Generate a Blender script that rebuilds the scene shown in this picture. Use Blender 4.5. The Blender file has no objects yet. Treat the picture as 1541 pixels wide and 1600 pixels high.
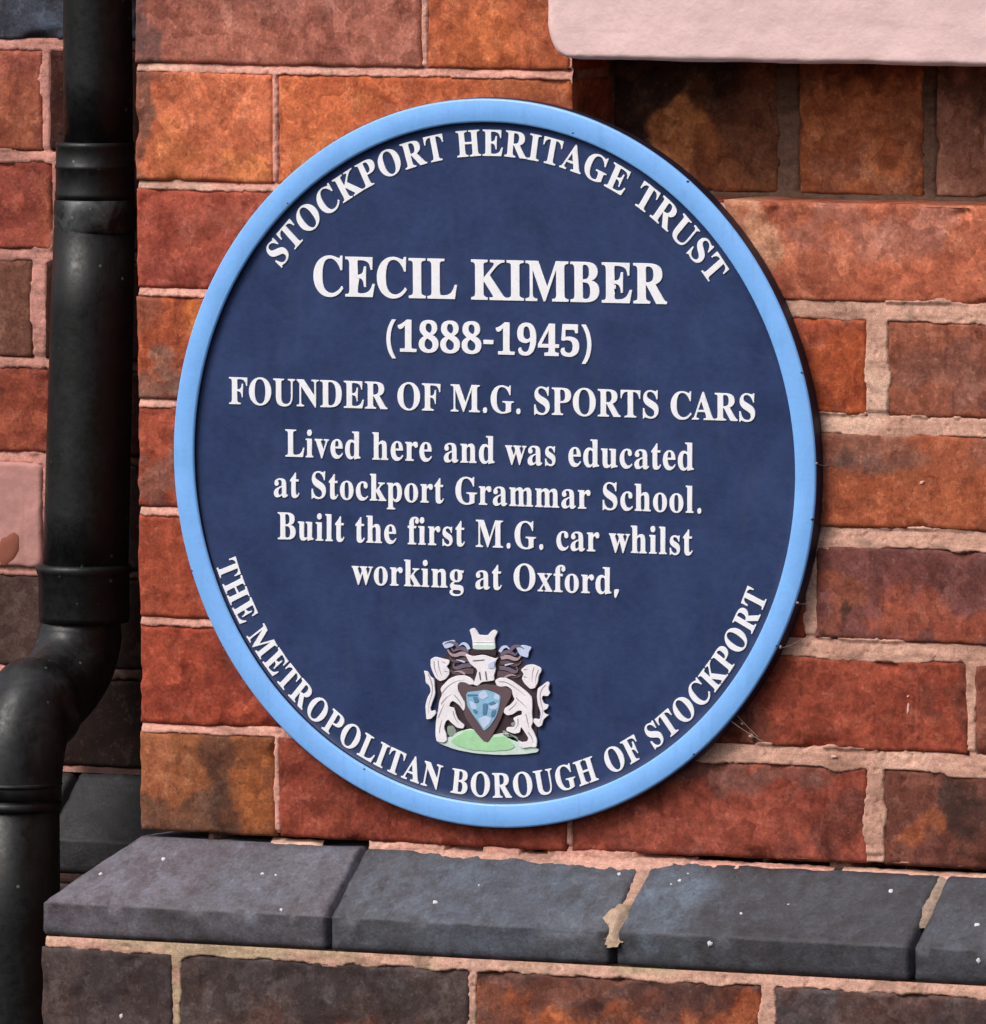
import bpy, math, random
import numpy as np
from mathutils import Vector, Matrix

R = math.radians
sc = bpy.context.scene
COL = sc.collection

# ------------------------------------------------------------------ camera
YAW, PITCH, ROLL, DIST = R(28.5), R(4.16), R(0.25), 9.0
AIM = Vector((0, 0, 0.95))
back = Vector((math.sin(YAW) * math.cos(PITCH), -math.cos(YAW) * math.cos(PITCH), math.sin(PITCH)))
right = Vector((math.cos(YAW), math.sin(YAW), 0))
up = back.cross(right)
r2 = right * math.cos(ROLL) + up * math.sin(-ROLL)
u2 = up * math.cos(ROLL) + right * math.sin(ROLL)
cam_data = bpy.data.cameras.new('camera')
cam = bpy.data.objects.new('camera', cam_data)
COL.objects.link(cam)
m = Matrix((r2, u2, back)).transposed().to_4x4()
m.translation = AIM + back * DIST
cam.matrix_world = m
cam_data.sensor_fit = 'HORIZONTAL'
cam_data.sensor_width = 36
cam_data.lens = 20500 / 1541 * 36
cam_data.clip_start, cam_data.clip_end = 0.1, 200
sc.camera = cam

# ------------------------------------------------------------------ sky, sun, exposure (soft overcast daylight)
SUN_EL, SUN_AZ = R(47), R(-148)          # from the upper left, in front of the wall
w = bpy.data.worlds.new('World')
sc.world = w
w.use_nodes = True
nt = w.node_tree
bg = nt.nodes['Background']
sky = nt.nodes.new('ShaderNodeTexSky')
sky.sky_type = 'NISHITA'
sky.sun_disc = False
sky.sun_elevation = SUN_EL
sky.sun_rotation = SUN_AZ
sky.dust_density = 4.0
sky.ozone_density = 1.0
hs = nt.nodes.new('ShaderNodeHueSaturation')
hs.inputs['Saturation'].default_value = 0.5      # cloud cover greys the blue
nt.links.new(sky.outputs[0], hs.inputs['Color'])
nt.links.new(hs.outputs[0], bg.inputs[0])
bg.inputs[1].default_value = 0.09
sd = bpy.data.lights.new('sun', 'SUN')
sd.energy = 1.5
sd.angle = R(28)
sd.color = (1, 0.96, 0.91)
sun = bpy.data.objects.new('sun', sd)
COL.objects.link(sun)
sdir = Vector((math.sin(SUN_AZ) * math.cos(SUN_EL), math.cos(SUN_AZ) * math.cos(SUN_EL), math.sin(SUN_EL)))
sun.rotation_euler = sdir.to_track_quat('Z', 'Y').to_euler()
sun.location = sdir * 6
vs = sc.view_settings
vs.view_transform = 'Standard'
vs.look = 'None'
vs.exposure = 0.54
vs.gamma = 1

# ------------------------------------------------------------------ noise in numpy
def _hash(ix, iy, seed):
    h = (ix * 374761393 + iy * 668265263 + seed * 974634777) & 0xffffffff
    h = ((h ^ (h >> 13)) * 1274126177) & 0xffffffff
    h = h ^ (h >> 16)
    return (h & 0xffffff) / float(0xffffff)

def vnoise(x, y, seed):
    x = np.asarray(x, float); y = np.asarray(y, float)
    fx, fy = np.floor(x), np.floor(y)
    ix, iy = fx.astype(np.int64), fy.astype(np.int64)
    tx, ty = x - fx, y - fy
    tx = tx * tx * (3 - 2 * tx); ty = ty * ty * (3 - 2 * ty)
    a, b = _hash(ix, iy, seed), _hash(ix + 1, iy, seed)
    c, d = _hash(ix, iy + 1, seed), _hash(ix + 1, iy + 1, seed)
    return (a * (1 - tx) + b * tx) * (1 - ty) + (c * (1 - tx) + d * tx) * ty

def fbm(x, y, seed, octaves=3):
    """-1..1 about"""
    s, a, n = 0, 1.0, 0
    for k in range(octaves):
        s = s + a * (vnoise(x * 2 ** k, y * 2 ** k, seed + 31 * k) * 2 - 1)
        n += a
        a *= 0.5
    return s / n

def sstep(a, b, v):
    t = np.clip((v - a) / (b - a), 0, 1)
    return t * t * (3 - 2 * t)

def lin(*rgb):
    return tuple(((c / 255) / 12.92 if c / 255 <= .04045 else ((c / 255 + .055) / 1.055) ** 2.4) for c in rgb)

# ------------------------------------------------------------------ objects
def tag(o, label=None, cat=None, group=None, kind=None):
    for k, v in (('label', label), ('category', cat), ('group', group), ('kind', kind)):
        if v: o[k] = v
    return o

def empty(name, loc=(0, 0, 0)):
    o = bpy.data.objects.new(name, None)
    o.empty_display_size = .05
    o.location = loc
    COL.objects.link(o)
    return o

def link(name, me, mat, parent=None, loc=None, rot=None):
    o = bpy.data.objects.new(name, me)
    COL.objects.link(o)
    if mat and not me.materials: me.materials.append(mat)
    if parent: o.parent = parent
    if loc is not None: o.location = loc
    if rot is not None: o.rotation_euler = rot
    return o

def mesh(name, verts, faces, smooth=True, col=None):
    me = bpy.data.meshes.new(name)
    me.from_pydata(verts.tolist() if hasattr(verts, 'tolist') else verts, [], faces.tolist() if hasattr(faces, 'tolist') else faces)
    if smooth: me.polygons.foreach_set('use_smooth', [True] * len(me.polygons))
    if col is not None:
        at = me.color_attributes.new('col', 'FLOAT_COLOR', 'POINT')
        c4 = np.ones((len(me.vertices), 4), np.float32); c4[:, :3] = col
        at.data.foreach_set('color', c4.ravel())
    me.update()
    return me

# ------------------------------------------------------------------ materials
class NT:
    def __init__(s, name):
        s.m = bpy.data.materials.new(name); s.m.use_nodes = True
        s.t = s.m.node_tree; s.b = s.t.nodes['Principled BSDF']
    def n(s, typ, **kw):
        o = s.t.nodes.new(typ)
        for k, v in kw.items():
            if k in o.inputs.keys() if isinstance(k, str) else False: o.inputs[k].default_value = v
            else: setattr(o, k, v)
        return o
    def l(s, a, b): s.t.links.new(a, b)
    def noise(s, vec, scale, detail=4, rough=.55, dist=0):
        o = s.t.nodes.new('ShaderNodeTexNoise')
        o.inputs['Scale'].default_value = scale; o.inputs['Detail'].default_value = detail
        o.inputs['Roughness'].default_value = rough; o.inputs['Distortion'].default_value = dist
        s.l(vec, o.inputs['Vector']); return o.outputs['Fac']
    def ramp(s, fac, stops):
        o = s.t.nodes.new('ShaderNodeValToRGB')
        e = o.color_ramp.elements
        while len(e) < len(stops): e.new(.5)
        for k, (p, c) in enumerate(stops):
            e[k].position = p; e[k].color = (c, c, c, 1) if not hasattr(c, '__len__') else (*c, 1)
        s.l(fac, o.inputs[0]); return o.outputs[0]
    def mix(s, fac, a, b, mode='MIX'):
        o = s.t.nodes.new('ShaderNodeMix'); o.data_type = 'RGBA'; o.blend_type = mode
        for v, i in ((fac, 0), (a, 6), (b, 7)):
            if hasattr(v, 'is_linked') or hasattr(v, 'links'): s.l(v, o.inputs[i])
            elif hasattr(v, '__len__'): o.inputs[i].default_value = (*v[:3], 1)
            else: o.inputs[i].default_value = v
        return o.outputs[2]
    def coords(s, rnd=True, stretch=None):
        tc = s.t.nodes.new('ShaderNodeTexCoord')
        v = tc.outputs['Object']
        if rnd:
            oi = s.t.nodes.new('ShaderNodeObjectInfo')
            mu = s.t.nodes.new('ShaderNodeMath'); mu.operation = 'MULTIPLY'; mu.inputs[1].default_value = 37.0
            s.l(oi.outputs['Random'], mu.inputs[0])
            ad = s.t.nodes.new('ShaderNodeVectorMath'); ad.operation = 'ADD'
            s.l(v, ad.inputs[0]); s.l(mu.outputs[0], ad.inputs[1]); v = ad.outputs[0]
        if stretch:
            mm = s.t.nodes.new('ShaderNodeVectorMath'); mm.operation = 'MULTIPLY'
            mm.inputs[1].default_value = stretch; s.l(v, mm.inputs[0]); v = mm.outputs[0]
        return v
    def bump(s, h, strength, dist, prev=None):
        o = s.t.nodes.new('ShaderNodeBump')
        o.inputs['Strength'].default_value = strength; o.inputs['Distance'].default_value = dist
        s.l(h, o.inputs['Height'])
        if prev: s.l(prev, o.inputs['Normal'])
        return o.outputs[0]
    def attr(s, name='col'):
        o = s.t.nodes.new('ShaderNodeAttribute'); o.attribute_name = name; return o.outputs['Color']
    def done(s, color, rough=.85, normal=None, spec=.3):
        s.set('Base Color', color); s.set('Roughness', rough); s.set('Specular IOR Level', spec)
        if normal is not None: s.l(normal, s.b.inputs['Normal'])
        return s.m
    def set(s, k, v):
        if hasattr(v, 'links'): s.l(v, s.b.inputs[k])
        else: s.b.inputs[k].default_value = (*v, 1) if hasattr(v, '__len__') else v

def brick_material(name, fine=1.0, rough=.88, spec=.25, pale=(.034, .024, .022)):
    t = NT(name)
    v = t.coords(); vs_ = t.coords(stretch=(.45, 1, 1.0)); vv = t.coords(stretch=(1.6, 1, .35))
    c = t.attr()
    n1 = t.noise(vs_, 26, 8, .7)
    n2 = t.noise(v, 80, 7, .72)
    n3 = t.noise(v, 420, 4, .65)
    n4 = t.noise(vv, 46, 7, .7)
    # flaky fired skin: crisp warped cells at two sizes
    def cells(scale, warp, amp):
        nz_ = t.t.nodes.new('ShaderNodeTexNoise'); nz_.inputs['Scale'].default_value = scale * .8; nz_.inputs['Detail'].default_value = 4
        t.l(v, nz_.inputs['Vector'])
        sc_ = t.t.nodes.new('ShaderNodeVectorMath'); sc_.operation = 'MULTIPLY_ADD'
        t.l(nz_.outputs['Color'], sc_.inputs[0]); sc_.inputs[1].default_value = (warp,) * 3; t.l(v, sc_.inputs[2])
        vo_ = t.t.nodes.new('ShaderNodeTexVoronoi'); vo_.inputs['Scale'].default_value = scale
        t.l(sc_.outputs[0], vo_.inputs['Vector'])
        sp = t.t.nodes.new('ShaderNodeSeparateColor'); t.l(vo_.outputs['Color'], sp.inputs[0])
        return sp.outputs[0]
    f1, f2 = cells(70, .020, 1), cells(190, .008, 1)
    k = fine
    c = t.mix(1, c, t.ramp(n1, [(.34, (.78, .73, .72)), (.5, (1, 1, 1)), (.66, (1.12, 1.18, 1.2))]), 'MULTIPLY')
    c = t.mix(1, c, t.ramp(f1, [(0, (1 - .22 * k, 1 - .26 * k, 1 - .26 * k)), (1, (1 + .18 * k, 1 + .26 * k, 1 + .28 * k))]), 'MULTIPLY')
    c = t.mix(1, c, t.ramp(f2, [(0, 1 - .16 * k), (1, 1 + .16 * k)]), 'MULTIPLY')
    c = t.mix(1, c, t.ramp(n2, [(.36, (.72, .66, .65)), (.48, (1, 1, 1)), (.64, (1.14, 1.2, 1.22))]), 'MULTIPLY')
    c = t.mix(1, c, t.ramp(n3, [(.30, .74), (.5, 1.0), (.70, 1.24)]), 'MULTIPLY')
    c = t.mix(1, c, t.ramp(n4, [(.59, (1, 1, 1)), (.67, (.72, .63, .61))]), 'MULTIPLY')
    dust = t.mix(1, t.mix(1, c, (1.35, 1.6, 1.65), 'MULTIPLY'), pale, 'ADD')
    c = t.mix(t.ramp(t.noise(v, 52, 9, .76), [(.55, 0.0), (.59, .50 * fine)]), c, dust)
    c = t.mix(t.ramp(t.noise(v, 190, 6, .72), [(.60, 0.0), (.63, .60 * fine)]), c, dust)
    # dark pits
    vo = t.t.nodes.new('ShaderNodeTexVoronoi'); vo.inputs['Scale'].default_value = 170; t.l(v, vo.inputs['Vector'])
    pit = t.ramp(vo.outputs['Distance'], [(.06, .75), (.16, 0.0)])
    gate = t.ramp(t.noise(v, 60, 2), [(.55, 0.0), (.62, 1.0)])
    pf = t.mix(1, pit, gate, 'MULTIPLY')
    c = t.mix(pf, c, (.03, .02, .018))
    nb = t.bump(n2, .6, .0012)
    nb = t.bump(n3, .7, .0005, nb)
    nb = t.bump(f1, .12 * fine, .0004, nb)
    return t.done(c, rough, nb, spec)

M = {}
M['brick'] = brick_material('weathered_red_brick')
M['blue_brick'] = brick_material('blue_engineering_brick', fine=.55, rough=.62, spec=.4, pale=(.03, .03, .035))

t = NT('lime_mortar')
v = t.coords(False); c = t.attr()
n1, n2, n3 = t.noise(t.coords(False, (.3, 1, 1.6)), 70, 6, .68), t.noise(v, 260, 5, .68), t.noise(v, 1100, 3, .65)
c = t.mix(1, c, t.ramp(n1, [(.28, (.55, .52, .5)), (.5, (1, 1, 1)), (.7, (1.2, 1.2, 1.2))]), 'MULTIPLY')
c = t.mix(1, c, t.ramp(n2, [(.30, .70), (.5, 1.0), (.70, 1.2)]), 'MULTIPLY')
c = t.mix(1, c, t.ramp(n3, [(.30, .74), (.5, 1.0), (.70, 1.22)]), 'MULTIPLY')
c = t.mix(t.ramp(t.noise(v, 34, 4, .6, 1), [(.56, 0.0), (.74, .55)]), c, (.12, .09, .075))
M['mortar'] = t.done(c, .92, t.bump(n3, .8, .0005, t.bump(n2, .5, .0009)), .15)

def paint(name, col, rough, var=.12, bump=.00025, spec=.5, dirt=(.05, .04, .04), dirt_amt=.25, scale=26, wave=.0012, drip=(2.2, 1, .35)):
    t = NT(name)
    v = t.coords(False)
    n1 = t.noise(v, scale, 5, .6, .5); n2 = t.noise(v, scale * 8, 4, .6); n3 = t.noise(t.coords(False, drip), scale * 1.8, 5, .65)
    c = t.mix(1, col, t.ramp(n1, [(.3, 1 - var), (.7, 1 + var)]), 'MULTIPLY')
    c = t.mix(1, c, t.ramp(n2, [(.3, 1 - var * .7), (.7, 1 + var * .7)]), 'MULTIPLY')
    c = t.mix(t.ramp(n3, [(.54, 0.0), (.78, dirt_amt)]), c, dirt)
    ro = t.ramp(n1, [(.3, rough - .08), (.7, min(1, rough + .12))])
    nb = t.bump(n1, .35, wave, t.bump(n2, .8, bump))
    return t.done(c, ro, nb, spec)

M['navy'] = paint('navy_plaque_paint', lin(39, 56, 98), .42, .16, .0002, .32, lin(60, 68, 100), .34, 26, .0006)
M['side'] = paint('dark_plaque_edge', lin(34, 30, 52), .5, .10)
M['rim'] = paint('light_blue_rim_paint', lin(126, 184, 251), .34, .05, .00015, .5, lin(96, 142, 208), .40, 40, .0005)
M['white'] = paint('white_letter_paint', lin(246, 245, 250), .45, .04, .00004, .4, lin(176, 172, 194), .35, 60, .0002)
M['sill'] = paint('pink_masonry_paint', lin(232, 197, 195), .6, .04, .0005, .35, lin(186, 148, 140), .45, 30, .0016, (.4, 1, 2.4))
M['render_patch'] = paint('pink_cement_patch', lin(184, 134, 128), .85, .12, .0006, .2, lin(120, 70, 50), .35, 18)

def black_paint(name, dusty):
    t = NT(name)
    v = t.coords(False); vv = t.coords(False, (1, 1, .25))
    n1 = t.noise(v, 34, 6, .65, .4); n2 = t.noise(v, 170, 5, .65); n3 = t.noise(vv, 60, 4, .6)
    c = t.mix(t.ramp(n1, [(.42, 0.0), (.72, .9)]), (.0034, .0036, .0040), dusty)
    c = t.mix(t.ramp(n3, [(.5, 0.0), (.75, .5)]), c, (.013, .015, .016))
    vo = t.t.nodes.new('ShaderNodeTexVoronoi'); vo.inputs['Scale'].default_value = 60; t.l(v, vo.inputs['Vector'])
    c = t.mix(t.ramp(vo.outputs['Distance'], [(.04, .8), (.09, 0.0)]), c, (.16, .16, .16))
    return t.done(c, t.ramp(n2, [(.3, .30), (.7, .58)]), t.bump(n1, .4, .0012, t.bump(n2, .35, .0004)), .35)
M['pipe'] = black_paint('black_pipe_paint', (.0095, .0102, .0115))
M['pipe_grey'] = black_paint('chalky_pipe_paint', (.12, .13, .14))
M['pipe_worn'] = black_paint('worn_grey_pipe_paint', (.034, .038, .044))

def plain(name, col, rough=.6):
    return paint(name, col, rough, .08, .00005, .35, tuple(x * .6 for x in col), .25, 90, .0002)
M['web'] = plain('dusty_cobweb', lin(178, 160, 150), .9)
M['speck'] = plain('white_speck', lin(206, 204, 208), .9)

# ------------------------------------------------------------------ bricks
def brick_mesh(w_, h_, d_, seed, base, patches=(), edge=.0020, rough=.0006, step=.0026, chips=1.0, var=.10):
    """front face in the local XZ plane at y=0, body towards +y; colour patches: (u, v, ru, rv, colour, strength)"""
    rng = random.Random(seed)
    nx, nz = max(6, int(w_ / step)), max(6, int(h_ / step))
    U, V = np.meshgrid(np.linspace(0, 1, nx + 1), np.linspace(0, 1, nz + 1))
    ease = lambda q: q + .10 * np.sin(2 * np.pi * q) * -.5
    U, V = ease(U), ease(V)
    X, Z = (U - .5) * w_, (V - .5) * h_
    s = seed * 7 + 3
    # outline wander
    X = X + np.where(np.abs(U - .5) > .3, .0011 * fbm(Z * 60, X * 0, s + 1), 0) * np.sign(U - .5)
    Z = Z + np.where(np.abs(V - .5) > .25, .0010 * fbm(X * 45, Z * 0, s + 2), 0)
    ex = np.minimum(U, 1 - U) * w_; ez = np.minimum(V, 1 - V) * h_
    e = np.minimum(ex, ez)
    e = e + .0012 * fbm(X * 120, Z * 120, s + 5)
    Y = edge * (1 - np.clip(e / edge, 0, 1)) ** 2 * .9
    corner = np.clip(1 - np.hypot(np.maximum(.009 - ex, 0), np.maximum(.009 - ez, 0)) / .009, 0, 1)
    Y = Y + rough * (fbm(X * 55, Z * 55, s + 3) * 1.5 + fbm(X * 190, Z * 190, s + 4) * .7)
    chip = sstep(.35, .62, fbm(X * 42, Z * 42, s + 9, 2)) * np.clip(1 - e / .009, 0, 1)
    Y = Y + .0045 * chip * chips
    Y = Y + (rng.uniform(-1, 1) * .0008 + (U - .5) * rng.uniform(-1, 1) * .0012)
    C = np.empty(X.shape + (3,)); C[:] = base
    wx, wz = fbm(X * 40, Z * 40, s + 11, 5), fbm(X * 40, Z * 40, s + 12, 5)
    wy = sstep(-.25, .15, fbm(X * 70, Z * 90, s + 15, 4))
    C *= (1 + var * 1.6 * fbm(X * 14, Z * 20, s + 13, 3))[..., None]
    for (pu, pv, ru, rv, pc, st) in patches:
        dd = np.hypot((U + wx * .16 - pu) / ru, (V + wz * .45 - pv) / rv)
        k = (1 - sstep(.70, 1.05, dd)) * st * (.66 + .22 * wy)
        C = C * (1 - k[..., None]) + np.array(pc) * k[..., None]
    n = (nx + 1) * (nz + 1)
    idx = np.arange(n).reshape(nz + 1, nx + 1)
    V3 = np.stack([X, Y, Z], -1).reshape(-1, 3)
    f = np.stack([idx[:-1, :-1], idx[:-1, 1:], idx[1:, 1:], idx[1:, :-1]], -1).reshape(-1, 4)
    ring = np.concatenate([idx[0, :], idx[1:, -1], idx[-1, -2::-1], idx[-2:0:-1, 0]])
    nb = len(ring)
    B1 = V3[ring].copy(); B1[:, 1] += .006
    B2 = V3[ring].copy(); B2[:, 1] = d_
    Vall = np.concatenate([V3, B1, B2])
    a = ring; b = np.roll(ring, -1)
    r1 = n + np.arange(nb); r1b = np.roll(r1, -1); q2 = r1 + nb; q2b = np.roll(q2, -1)
    side = np.concatenate([np.stack([b, a, r1, r1b], -1), np.stack([r1b, r1, q2, q2b], -1)])
    Cf = C.reshape(-1, 3); Call = np.concatenate([Cf, Cf[ring], Cf[ring]])
    return mesh('brick', Vall, np.concatenate([f, side]), True, Call)

def mortar_mesh(x0, x1, z0, z1, rects, plane, beds, step, colf, overlap, open_gap=None, seed=5, struck=.0024, back=.008, wob=1.0):
    """one continuous sheet of pointing that runs behind the bricks and wells up in the joints"""
    nx, nz = int((x1 - x0) / step), int((z1 - z0) / step)
    X, Z = np.meshgrid(np.linspace(x0, x1, nx + 1), np.linspace(z0, z1, nz + 1))
    wx = X + wob * .0014 * fbm(X * 90, Z * 90, seed, 2) + wob * .0009 * fbm(X * 380, Z * 380, seed + 6, 2); wz = Z + wob * .0012 * fbm(X * 80, Z * 110, seed + 1, 2) + wob * .0009 * fbm(X * 380, Z * 380, seed + 7, 2)
    S = np.full(X.shape, -1.0)
    for (a, b, c, d) in rects:
        S = np.maximum(S, np.minimum(np.minimum(wx - a, b - wx), np.minimum(wz - c, d - wz)))
    T = np.zeros_like(Z)
    for zb, th in beds:
        T = np.where(np.abs(Z - zb) < th * .7, np.clip((Z - zb + th * .5) / th, 0, 1), T)
    ov = overlap(X, Z)
    face = .0003 + struck * T ** 1.5 + .0006 * fbm(X * 130, Z * 130, seed + 2, 3) + .0010 * sstep(.46, .66, fbm(X * 210, Z * 210, seed + 12, 2)) + .0006 * fbm(X * 30, Z * 30, seed + 3, 2)
    smear = -.0008 + .0008 * fbm(X * 110, Z * 110, seed + 4, 3)
    k_in = sstep(-.0012, .0008, S)                         # towards the brick
    Y = face * (1 - k_in) + np.where(ov > .0005, np.minimum(face, smear + .001), face) * k_in
    gone = sstep(ov, ov + .0015, S)
    Y = Y * (1 - gone) + back * gone
    if open_gap is not None:
        g = open_gap(X, Z); Y = Y + .050 * g
    idx = np.arange((nx + 1) * (nz + 1)).reshape(nz + 1, nx + 1)
    f = np.stack([idx[:-1, :-1], idx[:-1, 1:], idx[1:, 1:], idx[1:, :-1]], -1).reshape(-1, 4)
    V3 = np.stack([X, Y + plane, Z], -1).reshape(-1, 3)
    C = colf(X, Z).reshape(-1, 3)
    # drop cells wholly buried deep in a brick
    deep = (S > .012)
    keep = ~(deep[:-1, :-1] & deep[1:, 1:] & deep[:-1, 1:] & deep[1:, :-1]).ravel()
    f = f[keep]
    used = np.unique(f); remap = np.full(len(V3), -1); remap[used] = np.arange(len(used))
    return mesh('mortar', V3[used], remap[f], True, C[used])

def box_mesh(name, x0, x1, y0, y1, z0, z1, col=None):
    vv = np.array([(x, y, z) for z in (z0, z1) for y in (y0, y1) for x in (x0, x1)])
    ff = np.array([(0, 2, 3, 1), (4, 5, 7, 6), (0, 1, 5, 4), (2, 6, 7, 3), (0, 4, 6, 2), (1, 3, 7, 5)])
    return mesh(name, vv, ff, False, None if col is None else np.tile(col, (8, 1)))

# brick colours
RED, ORANGE, DUSTY, PURPLE = lin(158, 74, 54), lin(186, 98, 58), lin(164, 96, 80), lin(112, 66, 60)
BROWN, DARK, GREY, SOOT_SHADE, CLEAN = lin(140, 84, 54), lin(72, 58, 56), lin(112, 92, 82), lin(38, 30, 28), lin(150, 64, 46)
PEACH = lin(206, 122, 72)

# ================================================================== main wall
XC = -.2813                                   # outer corner of the wall
J = [1.251, 1.1695, 1.095, 1.018, .942, .8655, .791, .7185]
wall = tag(empty('brick_wall', (0, 0, .72)), 'weathered red brick wall with pale joints behind the round plaque', 'wall')
W0 = Vector((0, 0, .72))
LTH, RTH = .0062, .0125                       # joint thickness: fine on the left, broad on the repointed right
def th(x): return LTH + (RTH - LTH) * (1 if x > .15 else 0)
rects = []
# (course, x0, x1, base, patches, right side?, depth)
P = lambda *a: a
BR = [  # base colours also carry the light: brightest at upper left, darker lower down
 (0, XC, -.0545, DUSTY, [P(0, .5, .10, 1.2, lin(70, 58, 60), .85), P(.55, .85, .3, .4, lin(132, 78, 68), .7), P(.35, .15, .25, .3, lin(178, 104, 84), .6)], .10),
 (0, -.0505, .0605, lin(182, 95, 62), [P(.9, .9, .3, .5, BROWN, .6), P(.4, .1, .3, .4, lin(190, 100, 56), .6)], .10),
 (1, XC, -.1720, lin(204, 110, 76), [P(0, .5, .13, 1.2, lin(88, 74, 68), .8), P(.8, .18, .25, .22, PEACH, .8), P(.3, .2, .2, .3, lin(200, 116, 66), .6), P(.2, .95, .2, .12, lin(120, 70, 58), .6)], .215),
 (1, -.1685, .0625, lin(196, 101, 64), [P(.25, .3, .2, .3, PEACH, .5), P(.9, .6, .25, .8, lin(128, 72, 46), .75)], .10),
 (2, XC, -.0545, lin(166, 78, 60), [P(.2, .2, .15, .25, lin(132, 58, 48), .6), P(.3, .8, .2, .25, lin(182, 100, 80), .55)], .10),
 (2, -.0500, .1750, RED, [], .10),
 (2, .1790, .4020, lin(178, 98, 72), [P(.05, .6, .10, .6, lin(192, 140, 110), .65), P(.5, .85, .35, .25, lin(170, 112, 98), .6), P(.6, .3, .3, .3, lin(184, 94, 66), .5)], .16),
 (3, XC, -.1720, lin(164, 78, 50), [P(.12, .12, .22, .3, GREY, .75), P(.55, .7, .25, .3, lin(200, 108, 52), .8), P(.05, .9, .2, .2, lin(96, 64, 56), .6)], .215),
 (3, -.1680, .0560, RED, [], .10),
 (3, .0610, .2870, lin(164, 76, 44), [P(.9, .9, .3, .2, lin(150, 76, 60), .5)], .10),
 (3, .3030, .5260, lin(158, 90, 68), [P(.3, .45, .5, .3, lin(132, 84, 72), .75), P(.5, .1, .35, .2, lin(178, 100, 74), .5)], .10),
 (4, XC, -.0545, lin(152, 70, 50), [P(.05, .1, .15, .2, GREY, .5)], .10),
 (4, -.0500, .1750, RED, [], .10),
 (4, .1830, .4200, lin(156, 82, 56), [P(.35, .82, .40, .42, lin(122, 82, 70), .85), P(.42, .55, .06, .25, lin(78, 62, 60), .6), P(.6, .2, .3, .3, lin(176, 92, 58), .65), P(.95, .75, .2, .3, lin(132, 84, 72), .6)], .10),
 (5, XC, -.1720, lin(156, 70, 48), [P(.7, .85, .3, .2, lin(124, 60, 46), .4)], .215),
 (5, -.1680, .0140, RED, [], .10),
 (5, .0190, .2400, CLEAN, [P(.9, .5, .15, .8, lin(96, 46, 40), .4)], .10),
 (5, .2485, .4700, lin(118, 66, 60), [P(.50, .18, .30, .30, lin(160, 78, 54), .85), P(.9, .2, .3, .4, lin(152, 74, 54), .7), P(.5, .78, .5, .25, lin(108, 64, 60), .6), P(.07, .35, .07, .35, lin(142, 74, 48), .7), P(.07, .12, .07, .1, SOOT_SHADE, .8)], .10),
 (6, XC, -.0545, lin(154, 66, 46), [P(.42, .85, .10, .3, lin(92, 52, 44), .7), P(.3, .5, .12, .3, lin(128, 54, 42), .4)], .10),
 (6, -.0500, .1400, RED, [], .10),
 (6, .1450, .3630, lin(146, 66, 47), [P(.10, .3, .22, .5, lin(104, 62, 50), .75), P(.97, .5, .07, .8, lin(104, 58, 48), .6)], .10),
 (6, .3690, .5900, lin(128, 70, 54), [], .10),
 (7, XC, -.1735, lin(140, 80, 50), [P(.63, .5, .16, .9, lin(58, 44, 40), .85), P(.3, .10, .5, .22, lin(84, 60, 50), .8), P(.82, .45, .14, .3, lin(166, 92, 48), .7), P(.15, .6, .12, .4, lin(160, 90, 62), .6)], .215),
 (7, -.1700, .0560, lin(136, 60, 44), [P(.15, .2, .3, .3, lin(150, 70, 52), .5)], .10),
 (7, .0600, .2860, lin(144, 68, 52), [P(.5, .92, .45, .20, lin(112, 74, 66), .8), P(.95, .3, .10, .5, lin(88, 48, 42), .7), P(.5, .08, .5, .12, lin(104, 54, 46), .6)], .10),
 (7, .2990, .5200, lin(112, 62, 50), [P(.25, .62, .13, .30, SOOT_SHADE, .85), P(.6, .5, .3, .5, lin(88, 56, 50), .8), P(.12, .3, .08, .25, lin(160, 84, 48), .7), P(.45, .1, .5, .15, lin(92, 50, 44), .6)], .10),
]
Jtop = [J[0] + .080, *J]
for k, (c, a, b, base, pat, d) in enumerate(BR):
    rt = (a + b) / 2 > .1
    t0 = (RTH if rt else LTH) / 2
    z1, z0 = Jtop[c] - t0, Jtop[c + 1] + t0
    if c == 2 and rt: z1 = J[1] - .002                  # ledge under the panel: no bed above it
    if c == 7: z0 = Jtop[8] + (.0004 if not rt else .0012)
    rects.append((a, b, z0, z1))
    me = brick_mesh(b - a, z1 - z0, d, 100 + k, base, pat, chips=1.2 if rt else .8)
    link('brick', me, M['brick'], wall, Vector(((a + b) / 2, 0, (z0 + z1) / 2)) - W0)
# courses just above the frame and bricks of the return that runs back to the recess
rng = random.Random(4)
def pick(rng):
    c = rng.choice([RED, ORANGE, DUSTY, CLEAN, BROWN]); k = rng.uniform(.85, 1.1)
    return tuple(x * k for x in c)
zc = Jtop[0]
for c in range(3):
    z0, z1 = zc + .003, zc + .072
    for a, b in ([(XC, -.172), (-.168, .0605)] if c % 2 == 0 else [(XC, -.0545), (-.0505, .0605)]):
        rects.append((a, b, z0, z1))
        link('brick', brick_mesh(b - a, z1 - z0, .10, 300 + c * 5 + int(a * 100), pick(rng), step=.008), M['brick'], wall, Vector(((a + b) / 2, 0, (z0 + z1) / 2)) - W0)
    zc += .0755
TOP = zc
for c in range(11):
    z1 = TOP - .003 - .0755 * c if c < 3 else Jtop[c - 3] - .0031
    z0 = z1 - .0695 if c < 3 else Jtop[c - 2] + .0031
    y = .1065 if (c - 3) % 2 == 0 else .219
    while y < .50:
        y1 = min(y + .215, .526)
        link('brick', brick_mesh(y1 - y, z1 - z0, .10, 400 + c * 9 + int(y * 100), pick(rng), step=.008), M['brick'], wall,
             Vector((XC, (y + y1) / 2, (z0 + z1) / 2)) - W0, (0, 0, -math.pi / 2))
        y = y1 + .006

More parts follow.
